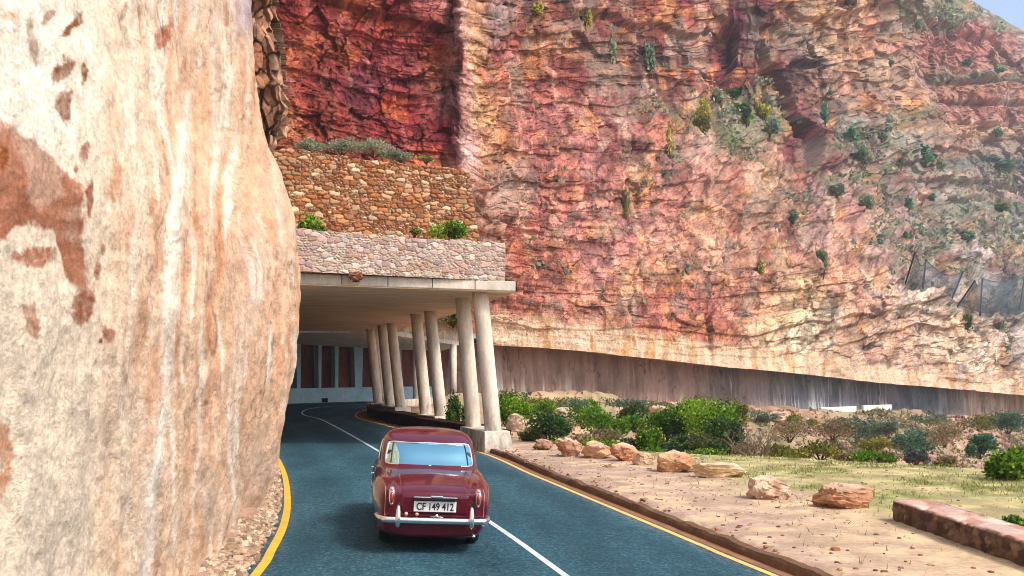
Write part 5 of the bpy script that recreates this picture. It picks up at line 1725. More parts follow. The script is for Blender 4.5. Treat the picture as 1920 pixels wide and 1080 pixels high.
BR = ((150, 84, 54), (206, 132, 84))
boulder('boulder', 1019, 845, 40, 24, 0.9, (120, 66, 50), (160, 100, 76), 11, 'small dark brown boulder farthest along the verge, half under a bush', .7)
boulder('boulder', 1071, 857, 64, 38, 0.8, (186, 120, 96), (216, 160, 136), 12, 'squared pinkish brown boulder next to the small dark one', .72, 0.5)
boulder('boulder', 1122, 861, 70, 36, 0.8, (214, 146, 104), (236, 186, 148), 13, 'jagged pale orange boulder between the squared pink one and the red topped one', .45)
boulder('boulder', 1175, 866, 56, 38, 0.8, (200, 116, 66), (226, 150, 104), 14, 'orange boulder with a sloping reddish top beside a bright green shrub', .55, 0.3)
boulder('boulder', 1209, 874, 42, 27, 0.9, (190, 140, 96), (230, 196, 164), 15, 'low tan boulder leaning against the orange red topped one', .5)
boulder('boulder', 1270, 890, 76, 46, 0.9, (190, 124, 66), (236, 190, 134), 16, 'tall rounded honey coloured boulder in the middle of the row', .5, 0.2)
boulder('boulder', 1356, 900, 108, 31, 0.55, (214, 174, 122), (240, 216, 180), 17, 'long flat cream block beside the rounded honey boulder', .82, -0.06)
boulder('boulder', 1452, 941, 92, 48, 0.75, (160, 96, 70), (240, 220, 194), 18, 'white topped block with a rough brown face', .78, 0.35)
boulder('boulder', 1590, 957, 112, 50, 0.7, (172, 100, 66), (206, 142, 100), 19, 'rusty red orange block nearest the low stone wall', .8, 0.12)

# low stone wall by the verge
A = Vector((6.42, 15.75)); B = Vector((6.80, 3.5))
t = (B - A).normalized()
nu, nv = 520, 26
Lw = (B - A).length
PALW = ((128, 102, 88), (106, 82, 74), (150, 122, 104), (166, 142, 120), (98, 80, 74), (136, 110, 102))
def wallface(A, B, z0, z1, nu, nv, depth, seed, pal, mort, flat=False):
    A = np.array(A, float); B = np.array(B, float); t = B - A; Lw = np.linalg.norm(t); t = t / Lw; n = np.array((-t[1], t[0])) * -1
    U_ = np.linspace(0, 1, nu)[:, None] + np.zeros((1, nv)); V_ = np.zeros((nu, 1)) + np.linspace(0, 1, nv)[None]
    h, c = masonry(U_ * Lw, z0 + (z1 - z0) * V_, 0.36, 0.22, seed, pal, mort)
    return U_, V_, h, c, t, n, Lw
W_ = 0.62
prof_n = [(0.0, -0.15, 'f'), ]
U_ = np.linspace(0, 1, nu)
# unrolled section: outer foot -> top edge -> top -> inner edge -> foot
sec = [(0.0, -0.2 + 0.6 * k / 14) for k in range(15)] + [(W_ * k / 14, 0.405) for k in range(1, 14)] + [(W_, 0.4 - 0.6 * k / 6) for k in range(7)]
sv_ = np.concatenate([[0], np.cumsum([math.hypot(sec[i + 1][0] - sec[i][0], sec[i + 1][1] - sec[i][1]) for i in range(len(sec) - 1)])])
UU, VV = np.meshgrid(U_ * Lw, sv_, indexing='ij')
h, c = masonry(UU, VV, 0.20, 0.13, 511, PALW, (132, 112, 98))
hT, cT = masonry(UU, VV, 0.6, 0.5, 513, ((216, 176, 160), (206, 160, 140), (226, 196, 180), (196, 150, 130)), (196, 150, 130))
topm = np.zeros(len(sec)); topm[14:28] = 1
tm_ = topm[None, :] * np.ones((nu, 1))
c = c * (1 - tm_[..., None]) + cT * tm_[..., None]
h = h * (1 - tm_) + 0.5 * hT * tm_
nrx = np.array([-1 if i < 14 else (1 if i > 27 else 0) for i in range(len(sec))]); nrz = np.array([1 if 14 <= i <= 27 else 0 for i in range(len(sec))])
PW = np.zeros((nu, len(sec), 3))
perp = Vector((-t.y, t.x))
if perp.x < 0: perp = -perp
for j, (o_, z) in enumerate(sec):
    dd_ = 0.045 * (h[:, j] - 0.5) + 0.02 * fbm(UU[:, j] * 3, VV[:, j] * 3, 0, 3, 515)
    o2 = o_ + nrx[j] * dd_
    PW[:, j, 0] = A.x + t.x * UU[:, j] + perp.x * o2
    PW[:, j, 1] = A.y + t.y * UU[:, j] + perp.y * o2
    PW[:, j, 2] = -0.12 + z + nrz[j] * dd_ + 0.05
cap = PW[:1].copy(); cap[0, :, :2] = (A.x + perp.x * W_ / 2, A.y + perp.y * W_ / 2)
cap[0, :, 2] = np.minimum(cap[0, :, 2], 0.2)
PW = np.concatenate([cap, PW], 0); c = np.concatenate([c[:1], c], 0)
me = gridmesh('low_wall', PW, c.reshape(-1, 3) * np.where(np.tile(np.arange(len(sec)), nu + 1) < 14, 0.62, 0.85)[:, None])  # road-side face painted darker, its shade put into the colour
bmx = bmesh.new(); bmx.from_mesh(me); bmesh.ops.recalc_face_normals(bmx, faces=bmx.faces); bmx.to_mesh(me); bmx.free()
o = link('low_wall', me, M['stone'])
tag(o, 'low wall of dark brown stones with a pale flat top on the sandy verge', 'stone wall')

# ================================================================== FAR ROADSIDE
def face_bay(t):
    d = (RIM1 - RIM0); return math.atan2(d[1], d[0])


for px0, px1, d_, label in ((1538, 1604, 121.5, 'longer white concrete barrier at the edge of the far road'), (1617, 1670, 127.0, 'shorter white concrete barrier at the edge of the far road')):
    bm_x = ((px0 + px1) / 2 - CX) / F
    ds_ = np.linspace(105, 150, 400)
    sq_ = (bm_x * ds_ - RIM0[0]) * RIMN[0] + (ds_ - RIM0[1]) * RIMN[1]
    d_ = float(ds_[np.argmin(np.abs(sq_ - 5.7))]) - 2
    X0 = (px0 - CX) / F * d_; X1 = (px1 - CX) / F * (d_ + 4)
    z_ = float(ground_z(np.array([bm_x * (d_ + 2)]), np.array([d_ + 2.0]))[0]) - (0.1 if px0 < 1600 else 0.6)
    s = MB(); a = math.atan2(4, X1 - X0)
    s.box(((X0 + X1) / 2, d_ + 2, z_ + 0.3), (math.hypot(X1 - X0, 4), 0.35, 0.75), a)
    for k in (-1, 0, 1):
        s.box(((X0 + X1) / 2 + k * (X1 - X0) * .3, d_ + 2 + k * 1.2, z_ - 0.4), (0.3, 0.3, 0.6), a)
    o = s.build('barrier', M['white'], bevel=0.04); tag(o, label, 'barrier', 'white barriers on the far road')
# drain slab below the far road
d_ = 112.0; p = at(1432, 781, d_)
s = MB(); s.box((p.x, p.y, p.z + 0.25), (4.4, 2.4, 0.5), 0.55); 
dr = s.build('culvert', M['concrete'], bevel=0.06); tag(dr, 'pale concrete culvert slab with a dark opening on the far bank', 'culvert')
s = MB(); s.box((p.x - 0.2, p.y - 0.9, p.z - 0.25), (2.6, 1.6, 0.62), 0.55); s.build('opening', UNDER, dr)

# rockfall catch fences on the slope
def netmat():
    m, nt, bs = newmat('steel_net')
    tc = N(nt, 'ShaderNodeTexCoord')
    bs.inputs['Base Color'].default_value = L4((58, 84, 98), 0.9); bs.inputs['Roughness'].default_value = 0.7
    n = noise_node(nt, 0.6, 4, 0.6)
    r = ramp(nt, n.outputs['Fac'], [(0.3, (0.45,) * 3), (0.7, (0.72,) * 3)])
    tr = N(nt, 'ShaderNodeBsdfTransparent'); mx = N(nt, 'ShaderNodeMixShader')
    nt.links.new(r, mx.inputs[0]); nt.links.new(tr.outputs[0], mx.inputs[1]); nt.links.new(bs.outputs[0], mx.inputs[2])
    nt.links.new(mx.outputs[0], nt.nodes['Material Output'].inputs[0])
    return m


NET = netmat(); STEEL = plain('dark_steel', L4((52, 50, 66), 0.9), 0.6, 0.3)


def fence(label, posts, sag):
    """posts: (top px, top py, foot px, foot py)"""
    f0 = on_cliff(posts[0][2], posts[0][3])[0]
    e = empty('catch_fence', f0)
    tag(e, label, 'rock fence', 'rockfall catch fences on the slope')
    T = Matrix.Translation(-f0)
    tops, feet = [], []
    for tx, ty, fx, fy in posts:
        d_ = on_cliff(fx, fy)[0].y - 1.5
        foot_ = at(fx, fy, d_); top_ = at(tx, ty, d_ - 2.5)
        tops.append(top_); feet.append(foot_)
        s = MB(); s.tube([foot_ + Vector((0, 1.0, -0.6)), top_], 0.16, 8); local(s, T).build('post', STEEL, e)
    nn_ = 16
    rows = []
    for i in range(len(posts) - 1):
        for k in range(nn_ + (1 if i == len(posts) - 2 else 0)):
            u = k / nn_
            tp = tops[i].lerp(tops[i + 1], u); ft = feet[i].lerp(feet[i + 1], u)
            sg = 4 * u * (1 - u) * sag
            rows.append([ft.lerp(tp - Vector((0, 0, sg)), v) + Vector((0, -0.5 * math.sin(v * 3.14), 0)) for v in np.linspace(0, 1, 10)])
    P_ = np.array([[tuple(p - f0) for p in r] for r in rows])
    link('net', gridmesh('net', P_), NET, e)
    s = MB(); s.tube([r[-1] for r in rows], 0.06, 6, cap=False); s.tube([r[0] for r in rows], 0.06, 6, cap=False)
    local(s, T).build('cable', STEEL, e)


fence('dark grey catch fence sagging between tilted posts above the pale crags', [(1716, 472, 1698, 538), (1736, 486, 1733, 552), (1806, 508, 1784, 566)], 1.6)
fence('bluish catch fence farther along the slope, stretching beyond the picture edge', [(1828, 526, 1797, 572), (1842, 522, 1842, 586), (1922, 512, 1914, 588), (1975, 520, 1966, 592)], 1.2)

# ================================================================== PLANTS 
def leaf_mesh(name, n, w, dpt, h, leaf, pal, seed, lumps=7, shell=0.55, flat=0.75):
    r = np.random.default_rng(seed)
    cs, rs_ = [], []
    for k in range(lumps):
        a = r.uniform(0, 2 * math.pi); q = math.sqrt(r.uniform(0, 1)) * 0.62
        cs.append((q * math.cos(a), q * math.sin(a), r.uniform(0.25, 0.68))); rs_.append(r.uniform(0.22, 0.56))
    cs = np.array(cs); rs_ = np.array(rs_)
    which = r.integers(0, lumps, n)
    dv_ = r.normal(size=(n, 3)); dv_ /= np.linalg.norm(dv_, axis=1)[:, None]
    rad = (shell + (1 - shell) * r.random(n) ** 0.6) * (1 + 0.16 * r.normal(size=n)) * (0.72 + 0.65 * np.abs(vnoise(dv_[:, 0] * 2.6 + which * 3.1, dv_[:, 1] * 2.6, dv_[:, 2] * 2.6, seed)))
    C = cs[which] + dv_ * (rs_[which] * rad)[:, None] * np.array((1, 1, flat))
    C[:, 2] = np.clip(C[:, 2], 0.02, None)
    C = C * np.array((w / 2 / 0.95, dpt / 2 / 0.95, h))
    # leaf cards (folded pair of triangles)
    d1 = r.normal(size=(n, 3)); d1[:, 2] = np.abs(d1[:, 2]) * 0.6 + 0.2; d1 += dv_ * 0.8
    d1 /= np.linalg.norm(d1, axis=1)[:, None]
    d2 = np.cross(d1, r.normal(size=(n, 3))); d2 /= np.linalg.norm(d2, axis=1)[:, None]
    L = leaf * r.uniform(0.6, 1.4, n)[:, None]; Wd = L * 0.38
    d3 = np.cross(d1, d2)
    v0 = C - d1 * L * .5; v1 = C + d2 * Wd + d3 * L * .12; v2 = C + d1 * L * .5; v3 = C - d2 * Wd + d3 * L * .12
    V_ = np.stack([v0, v1, v2, v3], 1).reshape(-1, 3)
    me = bpy.data.meshes.new(name)
    me.vertices.add(4 * n); me.vertices.foreach_set('co', V_.ravel().astype(np.float32))
    q = (np.arange(n) * 4)[:, None] + np.array([0, 1, 2, 3])[None]
    me.loops.add(4 * n); me.loops.foreach_set('vertex_index', q.ravel().astype(np.int32))
    me.polygons.add(n); me.polygons.foreach_set('loop_start', (np.arange(n) * 4).astype(np.int32))
    me.update(calc_edges=True)
    P_ = np.array([lin(c) for c in pal])
    lumpc = r.integers(0, len(pal), lumps)
    pick = np.where(r.random(n) < 0.6, lumpc[which], r.integers(0, len(pal), n))
    c = P_[pick] * r.uniform(0.65, 1.3, n)[:, None]
    setcol(me, np.repeat(c, 4, 0) * 0.95)
    return me, cs * np.array((w / 2, dpt / 2, h))


def stems_mesh(name, tips, seed, base_r=0.03, k=3):
    r = random.Random(seed); s = MB()
    for t in tips:
        b = Vector((t[0] * 0.12, t[1] * 0.12, -0.1)); e = Vector(t)
        m_ = b.lerp(e, 0.5) + Vector((r.uniform(-.1, .1), r.uniform(-.1, .1), 0.05)) * e.length
        s.tube([b, m_, e], [base_r, base_r * 0.65, base_r * 0.25], 6)
        for q in range(k):
            t2 = m_.lerp(e, r.random()); e2 = t2 + Vector((r.uniform(-1, 1), r.uniform(-1, 1), r.uniform(0, 1))) * e.length * 0.3
            s.tube([t2, e2], [base_r * 0.4, base_r * 0.12], 5)
    return s.mesh(name, True)


GREEN = ((82, 124, 30), (106, 150, 40), (60, 98, 32), (130, 166, 52), (50, 82, 30))
BRIGHT = ((112, 152, 30), (140, 176, 44), (90, 130, 28), (160, 190, 64), (70, 110, 26))
DARK = ((58, 94, 40), (76, 112, 46), (46, 76, 42), (96, 130, 56), (104, 98, 66))
GREY = ((110, 128, 100), (128, 144, 112), (92, 112, 90), (146, 150, 118), (82, 104, 92))
TEAL = ((88, 128, 98), (106, 146, 112), (70, 106, 86), (124, 152, 116), (60, 90, 76))
OLIVE = ((136, 136, 52), (160, 156, 66), (112, 116, 48), (182, 166, 84), (96, 96, 50))
DRY = ((164, 142, 104), (144, 126, 92), (180, 158, 120), (128, 112, 88), (132, 132, 86))


def bush(px, py, wpx, hpx, d_, pal, n, label, seed, leaf=0.09, cat='bush', z=None, dk=0.8, group='bushes beyond the verge'):
    w_ = wpx / F * d_; h_ = hpx / F * d_
    base = at(px, py, d_)
    if z is not None: base.z = z
    e = empty('shrub', base); tag(e, label, cat, group)
    me, cs = leaf_mesh('foliage', n, w_, w_ * dk, h_, leaf, pal, seed)
    link('foliage', me, M['leaf'], e)
    link('stem', stems_mesh('stem', cs, seed, 0.02 + 0.006 * h_), M['bark'], e)
    return e


bush(962, 800, 84, 66, 36.5, BRIGHT, 5200, 'bright green bush right behind the foremost concrete columns', 1)
bush(858, 812, 50, 78, 38.5, GREEN, 3600, 'green bush seen between the columns of the gallery', 2)
bush(1030, 826, 84, 58, 33.4, DARK, 4200, 'dark green bush rising over the small dark brown boulder', 3)
bush(1004, 792, 100, 44, 42, BRIGHT, 3600, 'light green bush in front of the left end of the shaded tunnel wall', 4)
bush(1150, 828, 120, 66, 35, GREEN, 5600, 'broad deep green bush behind the jagged pale orange boulder', 5)
bush(1110, 836, 110, 34, 32.5, DRY, 2600, 'low brownish dry bush behind the squared pink boulder', 6)
bush(1212, 846, 54, 50, 31, BRIGHT, 3200, 'small bright green shrub above the orange red topped boulder', 7)
bush(1246, 832, 120, 76, 34, GREEN, 6200, 'tall green bush in the middle of the thicket', 8)
bush(1316, 842, 130, 92, 34, BRIGHT, 7200, 'tallest leafy bush, light green on top, next to the dead shrub', 9)
bush(1366, 850, 90, 74, 32, DARK, 4600, 'dark shadowy bush touching the bare branches of the dead shrub', 10)
bush(1290, 858, 150, 46, 31, DARK, 4600, 'low dark bush at the foot of the thicket behind the honey boulder', 21)
bush(1455, 858, 70, 30, 29, OLIVE, 2200, 'small olive shrub to the right of the dead shrub', 11, 0.07)
bush(1538, 858, 84, 34, 29.5, OLIVE, 2300, 'yellowish shrub at the grass edge beneath the culvert', 12, 0.07)
bush(1612, 842, 96, 62, 84, GREY, 4200, 'large grey green bush on the far bank below the white barriers', 13, 0.2)
bush(1722, 858, 110, 58, 84, TEAL, 4200, 'wide green bush on the far bank right of the grey green one', 14, 0.2)
bush(1660, 864, 120, 26, 60, DRY, 2600, 'reddish brown dry bush between the two big bank bushes', 15, 0.14)
bush(1716, 868, 60, 22, 28, ((90, 88, 96), (110, 106, 108), (74, 76, 82)), 1500, 'dark grey low shrub at the rim of the grass', 16, 0.07)
bush(1836, 858, 76, 58, 60, TEAL, 3200, 'bluish green bush to the left of the big round bush', 17, 0.15)
bush(1892, 908, 106, 82, 21.5, GREEN, 7000, 'big round green bush at the right edge of the grass', 18, 0.085)
bush(1914, 1002, 66, 34, 14.6, GREEN, 2600, 'little green shrub just behind the low stone wall', 19, 0.06)
bush(1782, 872, 60, 24, 40, DRY, 1500, 'dry tan tuft beside the bluish green bush', 20, 0.1)
bush(1440, 792, 60, 22, 100, GREY, 1300, 'pale grey bush beside the culvert slab', 22, 0.22)
bush(1520, 784, 44, 20, 118, TEAL, 1200, 'small green bush at the foot of the shaded tunnel wall left of the barriers', 23, 0.22)
bush(1612, 783, 22, 10, 128, TEAL, 700, 'tiny bush growing in the gap between the two white barriers', 24, 0.2)
bush(1230, 772, 70, 18, 90, OLIVE, 1300, 'thin yellowish shrub at the foot of the tunnel wall behind the thicket', 25, 0.2)
bush(1080, 768, 80, 18, 72, OLIVE, 1300, 'olive shrub under the left part of the tunnel wall', 26, 0.18)
fill = random.Random(77)
TH = ('tangled', 'wispy', 'ragged', 'squat', 'leafy', 'thin')
for i, (px, py, wpx, hpx, d_, pal, lab) in enumerate((
        (1000, 830, 60, 34, 34.5, OLIVE, 'ragged olive bush left of the small dark brown boulder'), (1092, 800, 90, 52, 39, GREEN, 'green bush standing behind the squared pink boulder'), (1190, 806, 90, 54, 37, DARK, 'dark bush filling the gap behind the broad deep green bush'),
        (1176, 846, 70, 26, 31.6, DARK, 'squat dark bush behind the jagged pale orange boulder'), (1080, 780, 110, 36, 50, GREY, 'grey green bush line at the back left of the thicket'), (1290, 790, 90, 50, 38, GREEN, 'green bush at the back of the thicket left of the tallest one'),
        (1378, 800, 60, 50, 37, OLIVE, 'yellow olive bush behind the dead shrub'), (1400, 862, 70, 30, 29.5, DRY, 'brown dry brush under the dead shrub branches'), (1480, 826, 110, 40, 46, DRY, 'tan dry brush on the near edge of the bank right of the dead shrub'),
        (1560, 822, 90, 40, 56, DRY, 'rust tinted dry brush left of the large grey green bank bush'), (1668, 820, 80, 40, 80, GREY, 'sage bush between the grey green and the wide green bank bushes'), (1770, 836, 90, 44, 72, DRY, 'brown brush on the bank right of the wide green bush'),
        (1500, 800, 70, 26, 96, OLIVE, 'olive clump half way up the far bank under the culvert'), (1590, 800, 50, 18, 104, GREY, 'small sage clump right under the longer white barrier'), (1740, 800, 80, 26, 110, GREY, 'sage clump at the top of the far bank right of the barriers'),
        (1830, 806, 80, 30, 110, OLIVE, 'olive clump near the right end of the far bank'), (1890, 812, 70, 40, 90, TEAL, 'bluish clump above the big round bush'), (1640, 846, 70, 26, 40, OLIVE, 'low olive tuft at the rim below the large grey green bush'),
        (1130, 848, 80, 26, 31.5, BRIGHT, 'low bright bush right behind the jagged pale orange boulder'), (1228, 862, 70, 26, 30.2, GREEN, 'low leafy bush between the tan boulder and the honey coloured one'), (1330, 866, 90, 24, 29.6, BRIGHT, 'low light green bush behind the flat cream block'),
        (1050, 842, 50, 22, 33, GREEN, 'small leafy bush between the dark brown boulder and the squared pink one'), (1500, 862, 90, 22, 29, OLIVE, 'flat olive scrub on the rim between the two olive shrubs'), (1640, 868, 90, 20, 28, GREEN, 'flat green scrub on the rim behind the rusty block'),
        (1016, 766, 130, 26, 62, OLIVE, 'long olive bush line in front of the left end of the tunnel wall'), (1096, 772, 90, 26, 58, GREEN, 'green clump at the back of the thicket under the tunnel wall'), (952, 766, 70, 32, 58, GREEN, 'leafy clump behind the bright bush at the column foot'), (1186, 768, 110, 22, 66, GREY, 'sage coloured bush line under the middle of the tunnel wall'),
        (1586, 866, 60, 20, 28.5, DRY, 'low tan tuft on the rim between the yellowish shrub and the dark grey one'), (1776, 884, 50, 16, 25, OLIVE, 'short olive tuft on the grass left of the big round bush'))):
    bush(px, py, wpx, hpx, d_, pal, 2400, lab, 300 + i, 0.08 * max(1, d_ / 45))
# bushes growing on the gallery
bush(583, 440, 62, 40, 30.2, BRIGHT, 3000, 'yellow green bush on the parapet against the pale rock face', 27, 0.08, group='bushes on the gallery roof')
bush(843, 450, 74, 36, 33.0, BRIGHT, 3200, 'yellow green bush on the parapet under the right end of the retaining wall', 28, 0.08, group='bushes on the gallery roof')
bush(776, 442, 34, 16, 32.4, OLIVE, 1200, 'small olive tuft on the parapet left of the larger parapet bush', 29, 0.06, group='bushes on the gallery roof')
bush(850, 612, 40, 40, 62, OLIVE, 1300, 'yellowish bush at the end of the second gallery parapet', 30, 0.14, group='bushes on the gallery roof')
for i, (px, py, wpx, hpx, d_) in enumerate(((585, 285, 80, 26, 41.6), (640, 288, 90, 30, 42.0), (700, 292, 90, 28, 42.4), (752, 300, 80, 20, 42.6))):
    bush(px, py, wpx, hpx, d_, ((150, 160, 130), (170, 174, 146), (130, 142, 116), (186, 182, 150)), 2000, ('silvery scrub on the retaining wall top nearest the pale rock', 'silvery scrub second along the retaining wall top', 'silvery scrub third along the retaining wall top', 'thin silvery scrub at the far end of the retaining wall top')[i], 40 + i, 0.08, group='scrub along the retaining wall top')
bush(800, 304, 40, 12, 42.6, OLIVE, 700, 'yellowish tuft where the retaining wall meets the dark red cliff', 46, 0.07, group='scrub along the retaining wall top')

# dead shrub: bare forked grey branches
g = at(1420, 860, 28.6)
e = empty('dead_shrub', g); tag(e, 'dead shrub of bare pale forked branches at the edge of the grass', 'dead shrub')
rr = random.Random(3)
s = MB(); tw = MB()


def branch(mb, p, d, L, r, depth):
    pts = [p]; q = p.copy()
    for k in range(3):
        d = (d + Vector((rr.uniform(-.3, .3), rr.uniform(-.3, .3), rr.uniform(-.1, .2)))).normalized()
        q = q + d * L / 3; pts.append(q.copy())
    mb.tube(pts, [r, r * 0.85, r * 0.7, r * 0.5], 6)
    if depth:
        for k in range(rr.choice((2, 3))):
            b = pts[rr.choice((1, 2, 3))]
            nd_ = (d + Vector((rr.uniform(-1, 1), rr.uniform(-1, 1), rr.uniform(-.3, .7)))).normalized()
            branch(tw, b, nd_, L * rr.uniform(.55, .8), r * 0.55, depth - 1)


for k in range(11):
    a = rr.uniform(0, 6.28)
    branch(s, Vector((rr.uniform(-.2, .2), rr.uniform(-.2, .2), -0.05)), Vector((math.cos(a) * .9, math.sin(a) * .9, rr.uniform(.5, 1.1))).normalized(), rr.uniform(.5, .8), 0.026, 3)
s.build('limb', M['twig'], e, smooth=True); tw.build('twig', M['twig'], e, smooth=True)

# pale rocks showing among the bushes
for i, (px, py, wpx, hpx, d_, lab) in enumerate(((966, 806, 36, 36, 33.5, 'pale pointed rock beside the foremost column foot'), (1062, 800, 70, 42, 40, 'pale rock slab showing between the bushes'), (1038, 806, 36, 26, 39, 'pinkish round rock in front of the pale slab'), (1236, 776, 40, 18, 60, 'light rock peeping out above the thicket'), (1300, 770, 36, 14, 70, 'whitish rock behind the tallest bush'), (1458, 787, 60, 18, 104, 'pale rock ledge beside the culvert'))):
    bm_o = boulder('rock', 1200, 880, 40, 30, .8, (206, 176, 150), (232, 208, 184), 60 + i, lab, .5)
    s_ = d_ / bm_o.location.y
    p = at(px, py, d_)
    k = wpx / 40 * s_
    bm_o.scale = (k, k, hpx / 30 * s_)
    bm_o.location = p
    bm_o['group'] = 'pale rocks among the bushes'; bm_o['category'] = 'rock'

# shrubs on the mountain: a few crowns built once, each shrub a thing of its own
CROWNS = {}
for key, pal in (('green', DARK), ('grey', GREY), ('teal', TEAL), ('olive', OLIVE), ('dry', DRY)):
    CROWNS[key] = [leaf_mesh('foliage', 900, 1.0, 1.0, 1.0, 0.16, [tuple(min(255, v * 1.25) for v in c) for c in pal], 70 + i + len(CROWNS) * 5, 6)[0] for i in range(2)]
STEMS = stems_mesh('stem', [(0.2, 0.1, 0.5), (-0.2, 0.15, 0.5), (0.0, -0.2, 0.6)], 5, 0.03, 1)
HILL = [(990, 26, 34, 30, 'olive', 'yellow green shrub at the top edge left of the middle of the cliff'), (1086, 44, 40, 52, 'olive', 'tall yellow green shrub below the top edge beside a plum coloured hollow'), (1152, 110, 42, 74, 'grey', 'tall grey shrub on the pink rib of the cliff'), (1222, 128, 40, 62, 'grey', 'grey green shrub on the ledge right of the tall grey one'),
        (1380, 172, 56, 34, 'green', 'dark green shrub directly under the crimson cleft'), (1392, 236, 70, 60, 'green', 'large green shrub in the middle of the shrubby hollow'), (1434, 216, 52, 44, 'olive', 'yellowish shrub right of the large green one in the hollow'), (1306, 246, 54, 64, 'olive', 'tall olive shrub left of the shrubby hollow'), (1346, 190, 34, 26, 'grey', 'small grey shrub above the tall olive one'),
        (1246, 280, 30, 50, 'olive', 'slim olive shrub on the orange rib of the cliff'), (1428, 256, 40, 34, 'grey', 'grey shrub at the lower edge of the shrubby hollow'), (1553, 222, 34, 42, 'teal', 'dark upright shrub right of the cave'), (1568, 172, 32, 28, 'teal', 'small dark shrub above the upright one'), (1586, 268, 50, 36, 'teal', 'dark bluish shrub on the slope below the upright one'),
        (1722, 306, 76, 44, 'teal', 'spreading bluish green shrub on the far slope'), (1690, 316, 36, 26, 'green', 'green shrub at the left end of the spreading bluish one'), (1760, 316, 40, 24, 'grey', 'grey shrub at the right end of the spreading bluish one'), (1640, 268, 40, 20, 'grey', 'low grey shrub at the foot of the orange crag'), (1600, 312, 40, 30, 'grey', 'grey shrub under the dark bluish one'),
        (1540, 514, 40, 62, 'green', 'upright dark shrub on the lower orange slope'), (1416, 514, 22, 34, 'olive', 'small olive shrub on the lower slope left of the upright dark one'), (1184, 392, 26, 60, 'dry', 'brownish shrub on the ochre rib of the lower cliff'), (1806, 452, 50, 22, 'teal', 'dark flat shrub above the catch fence'), (1752, 372, 26, 18, 'teal', 'dark shrub half way down the far slope'),
        (1700, 392, 22, 22, 'teal', 'small dark shrub on the plum coloured slope'), (1880, 398, 46, 22, 'green', 'green shrub on a ledge of the far layered cliff'), (1866, 318, 60, 20, 'teal', 'dark flat shrub under the far ledges'), (1860, 256, 32, 16, 'teal', 'small bluish shrub on the far ledge'), (1828, 606, 34, 52, 'green', 'green shrub hanging below the bluish catch fence'),
        (1690, 116, 30, 16, 'teal', 'bluish shrub on the crest of the orange crag'), (1812, 122, 44, 18, 'teal', 'left bluish shrub on the far red cliff ledge'), (1872, 130, 42, 16, 'teal', 'right bluish shrub on the far red cliff ledge'), (1648, 460, 26, 20, 'teal', 'dark shrub in the gully left of the catch fence'), (1556, 372, 40, 26, 'grey', 'grey shrub under the cave slope'), (1610, 396, 36, 30, 'grey', 'grey shrub in the middle of the pink slope'),
        (1880, 610, 40, 26, 'grey', 'grey shrub above the far end of the pale crags'), (1720, 446, 24, 16, 'grey', 'small grey shrub above the first catch fence post'), (1690, 452, 20, 16, 'teal', 'small dark shrub left of the first catch fence'), (1480, 420, 26, 20, 'grey', 'grey tuft on the orange slope below the cave'), (1660, 350, 30, 18, 'grey', 'grey tuft left of the plum coloured slope')]
for i, (px, py, wpx, hpx, key, lab) in enumerate(HILL):
    c0, n0 = on_cliff(px, py)
    d_ = c0.y
    e = empty('hillside_shrub', c0 + n0 * 0.2 - Vector((0, 0, 0.2 * hpx / F * d_)), (0, 0, i * 1.3)); tag(e, lab, 'shrub', 'shrubs clinging to the cliff')
    w_ = wpx / F * d_; h_ = hpx / F * d_
    e.scale = (w_, w_ * 0.7, h_)
    link('foliage', CROWNS[key][i % 2], M['leaf'], e); link('stem', STEMS, M['bark'], e)

# low scrub scattered over the loose ledges: nobody could count it
r = np.random.default_rng(12)
pp = []
nv_ = veg[:, :]
for _ in range(60000):
    i = int(r.integers(60, NU - 20)); j = int(r.integers(10, NV - 4))
    dens = 0.01 + nv_[i, j] * 1.0 + 0.05 * (crag[i, j] < 0.3)
    if us[i] < 960 or us[i] > 1960 or rel_h[i, j] < 4: continue
    if fbm(np.array([us[i] * 0.02]), np.array([Yg[i, j] * 0.03]), 3, 3, 601)[0] < 0.06: continue
    if r.random() < dens * 0.35: pp.append((i, j))
    if len(pp) > 1500: break
K5 = len(pp); q5 = 9
ij = np.array(pp)
base = CP[ij[:, 0], ij[:, 1]] + nrm[ij[:, 0], ij[:, 1]] * 0.15
s5 = (base[:, 1] / 100) * r.uniform(0.25, 0.7, K5)
n5 = K5 * q5
C = np.repeat(base, q5, 0) + r.normal(size=(n5, 3)) * np.repeat(s5, q5)[:, None] * np.array((0.6, 0.4, 0.35))
d1 = r.normal(size=(n5, 3)); d1 /= np.linalg.norm(d1, axis=1)[:, None]
d2 = np.cross(d1, r.normal(size=(n5, 3))); d2 /= np.linalg.norm(d2, axis=1)[:, None]
L = (np.repeat(s5, q5) * r.uniform(0.3, 0.6, n5))[:, None]
V_ = np.stack([C - d1 * L, C + d2 * L * .6, C + d1 * L, C - d2 * L * .6], 1).reshape(-1, 3)
me = pymesh('scrub', V_, (np.arange(n5) * 4)[:, None] + np.arange(4)[None], None, False)
pal5 = np.array([lin(c) for c in ((126, 136, 104), (146, 150, 120), (100, 118, 92), (164, 156, 120), (110, 120, 112))])
setcol(me, np.repeat(np.repeat(pal5[r.integers(0, 5, K5)], q5, 0) * r.uniform(.7, 1.2, n5)[:, None], 4, 0) * 1.25)
o = link('scrub', me, M['leaf']); tag(o, 'thin dry scrub scattered over the loose slopes of the cliff', 'scrub', kind='stuff')

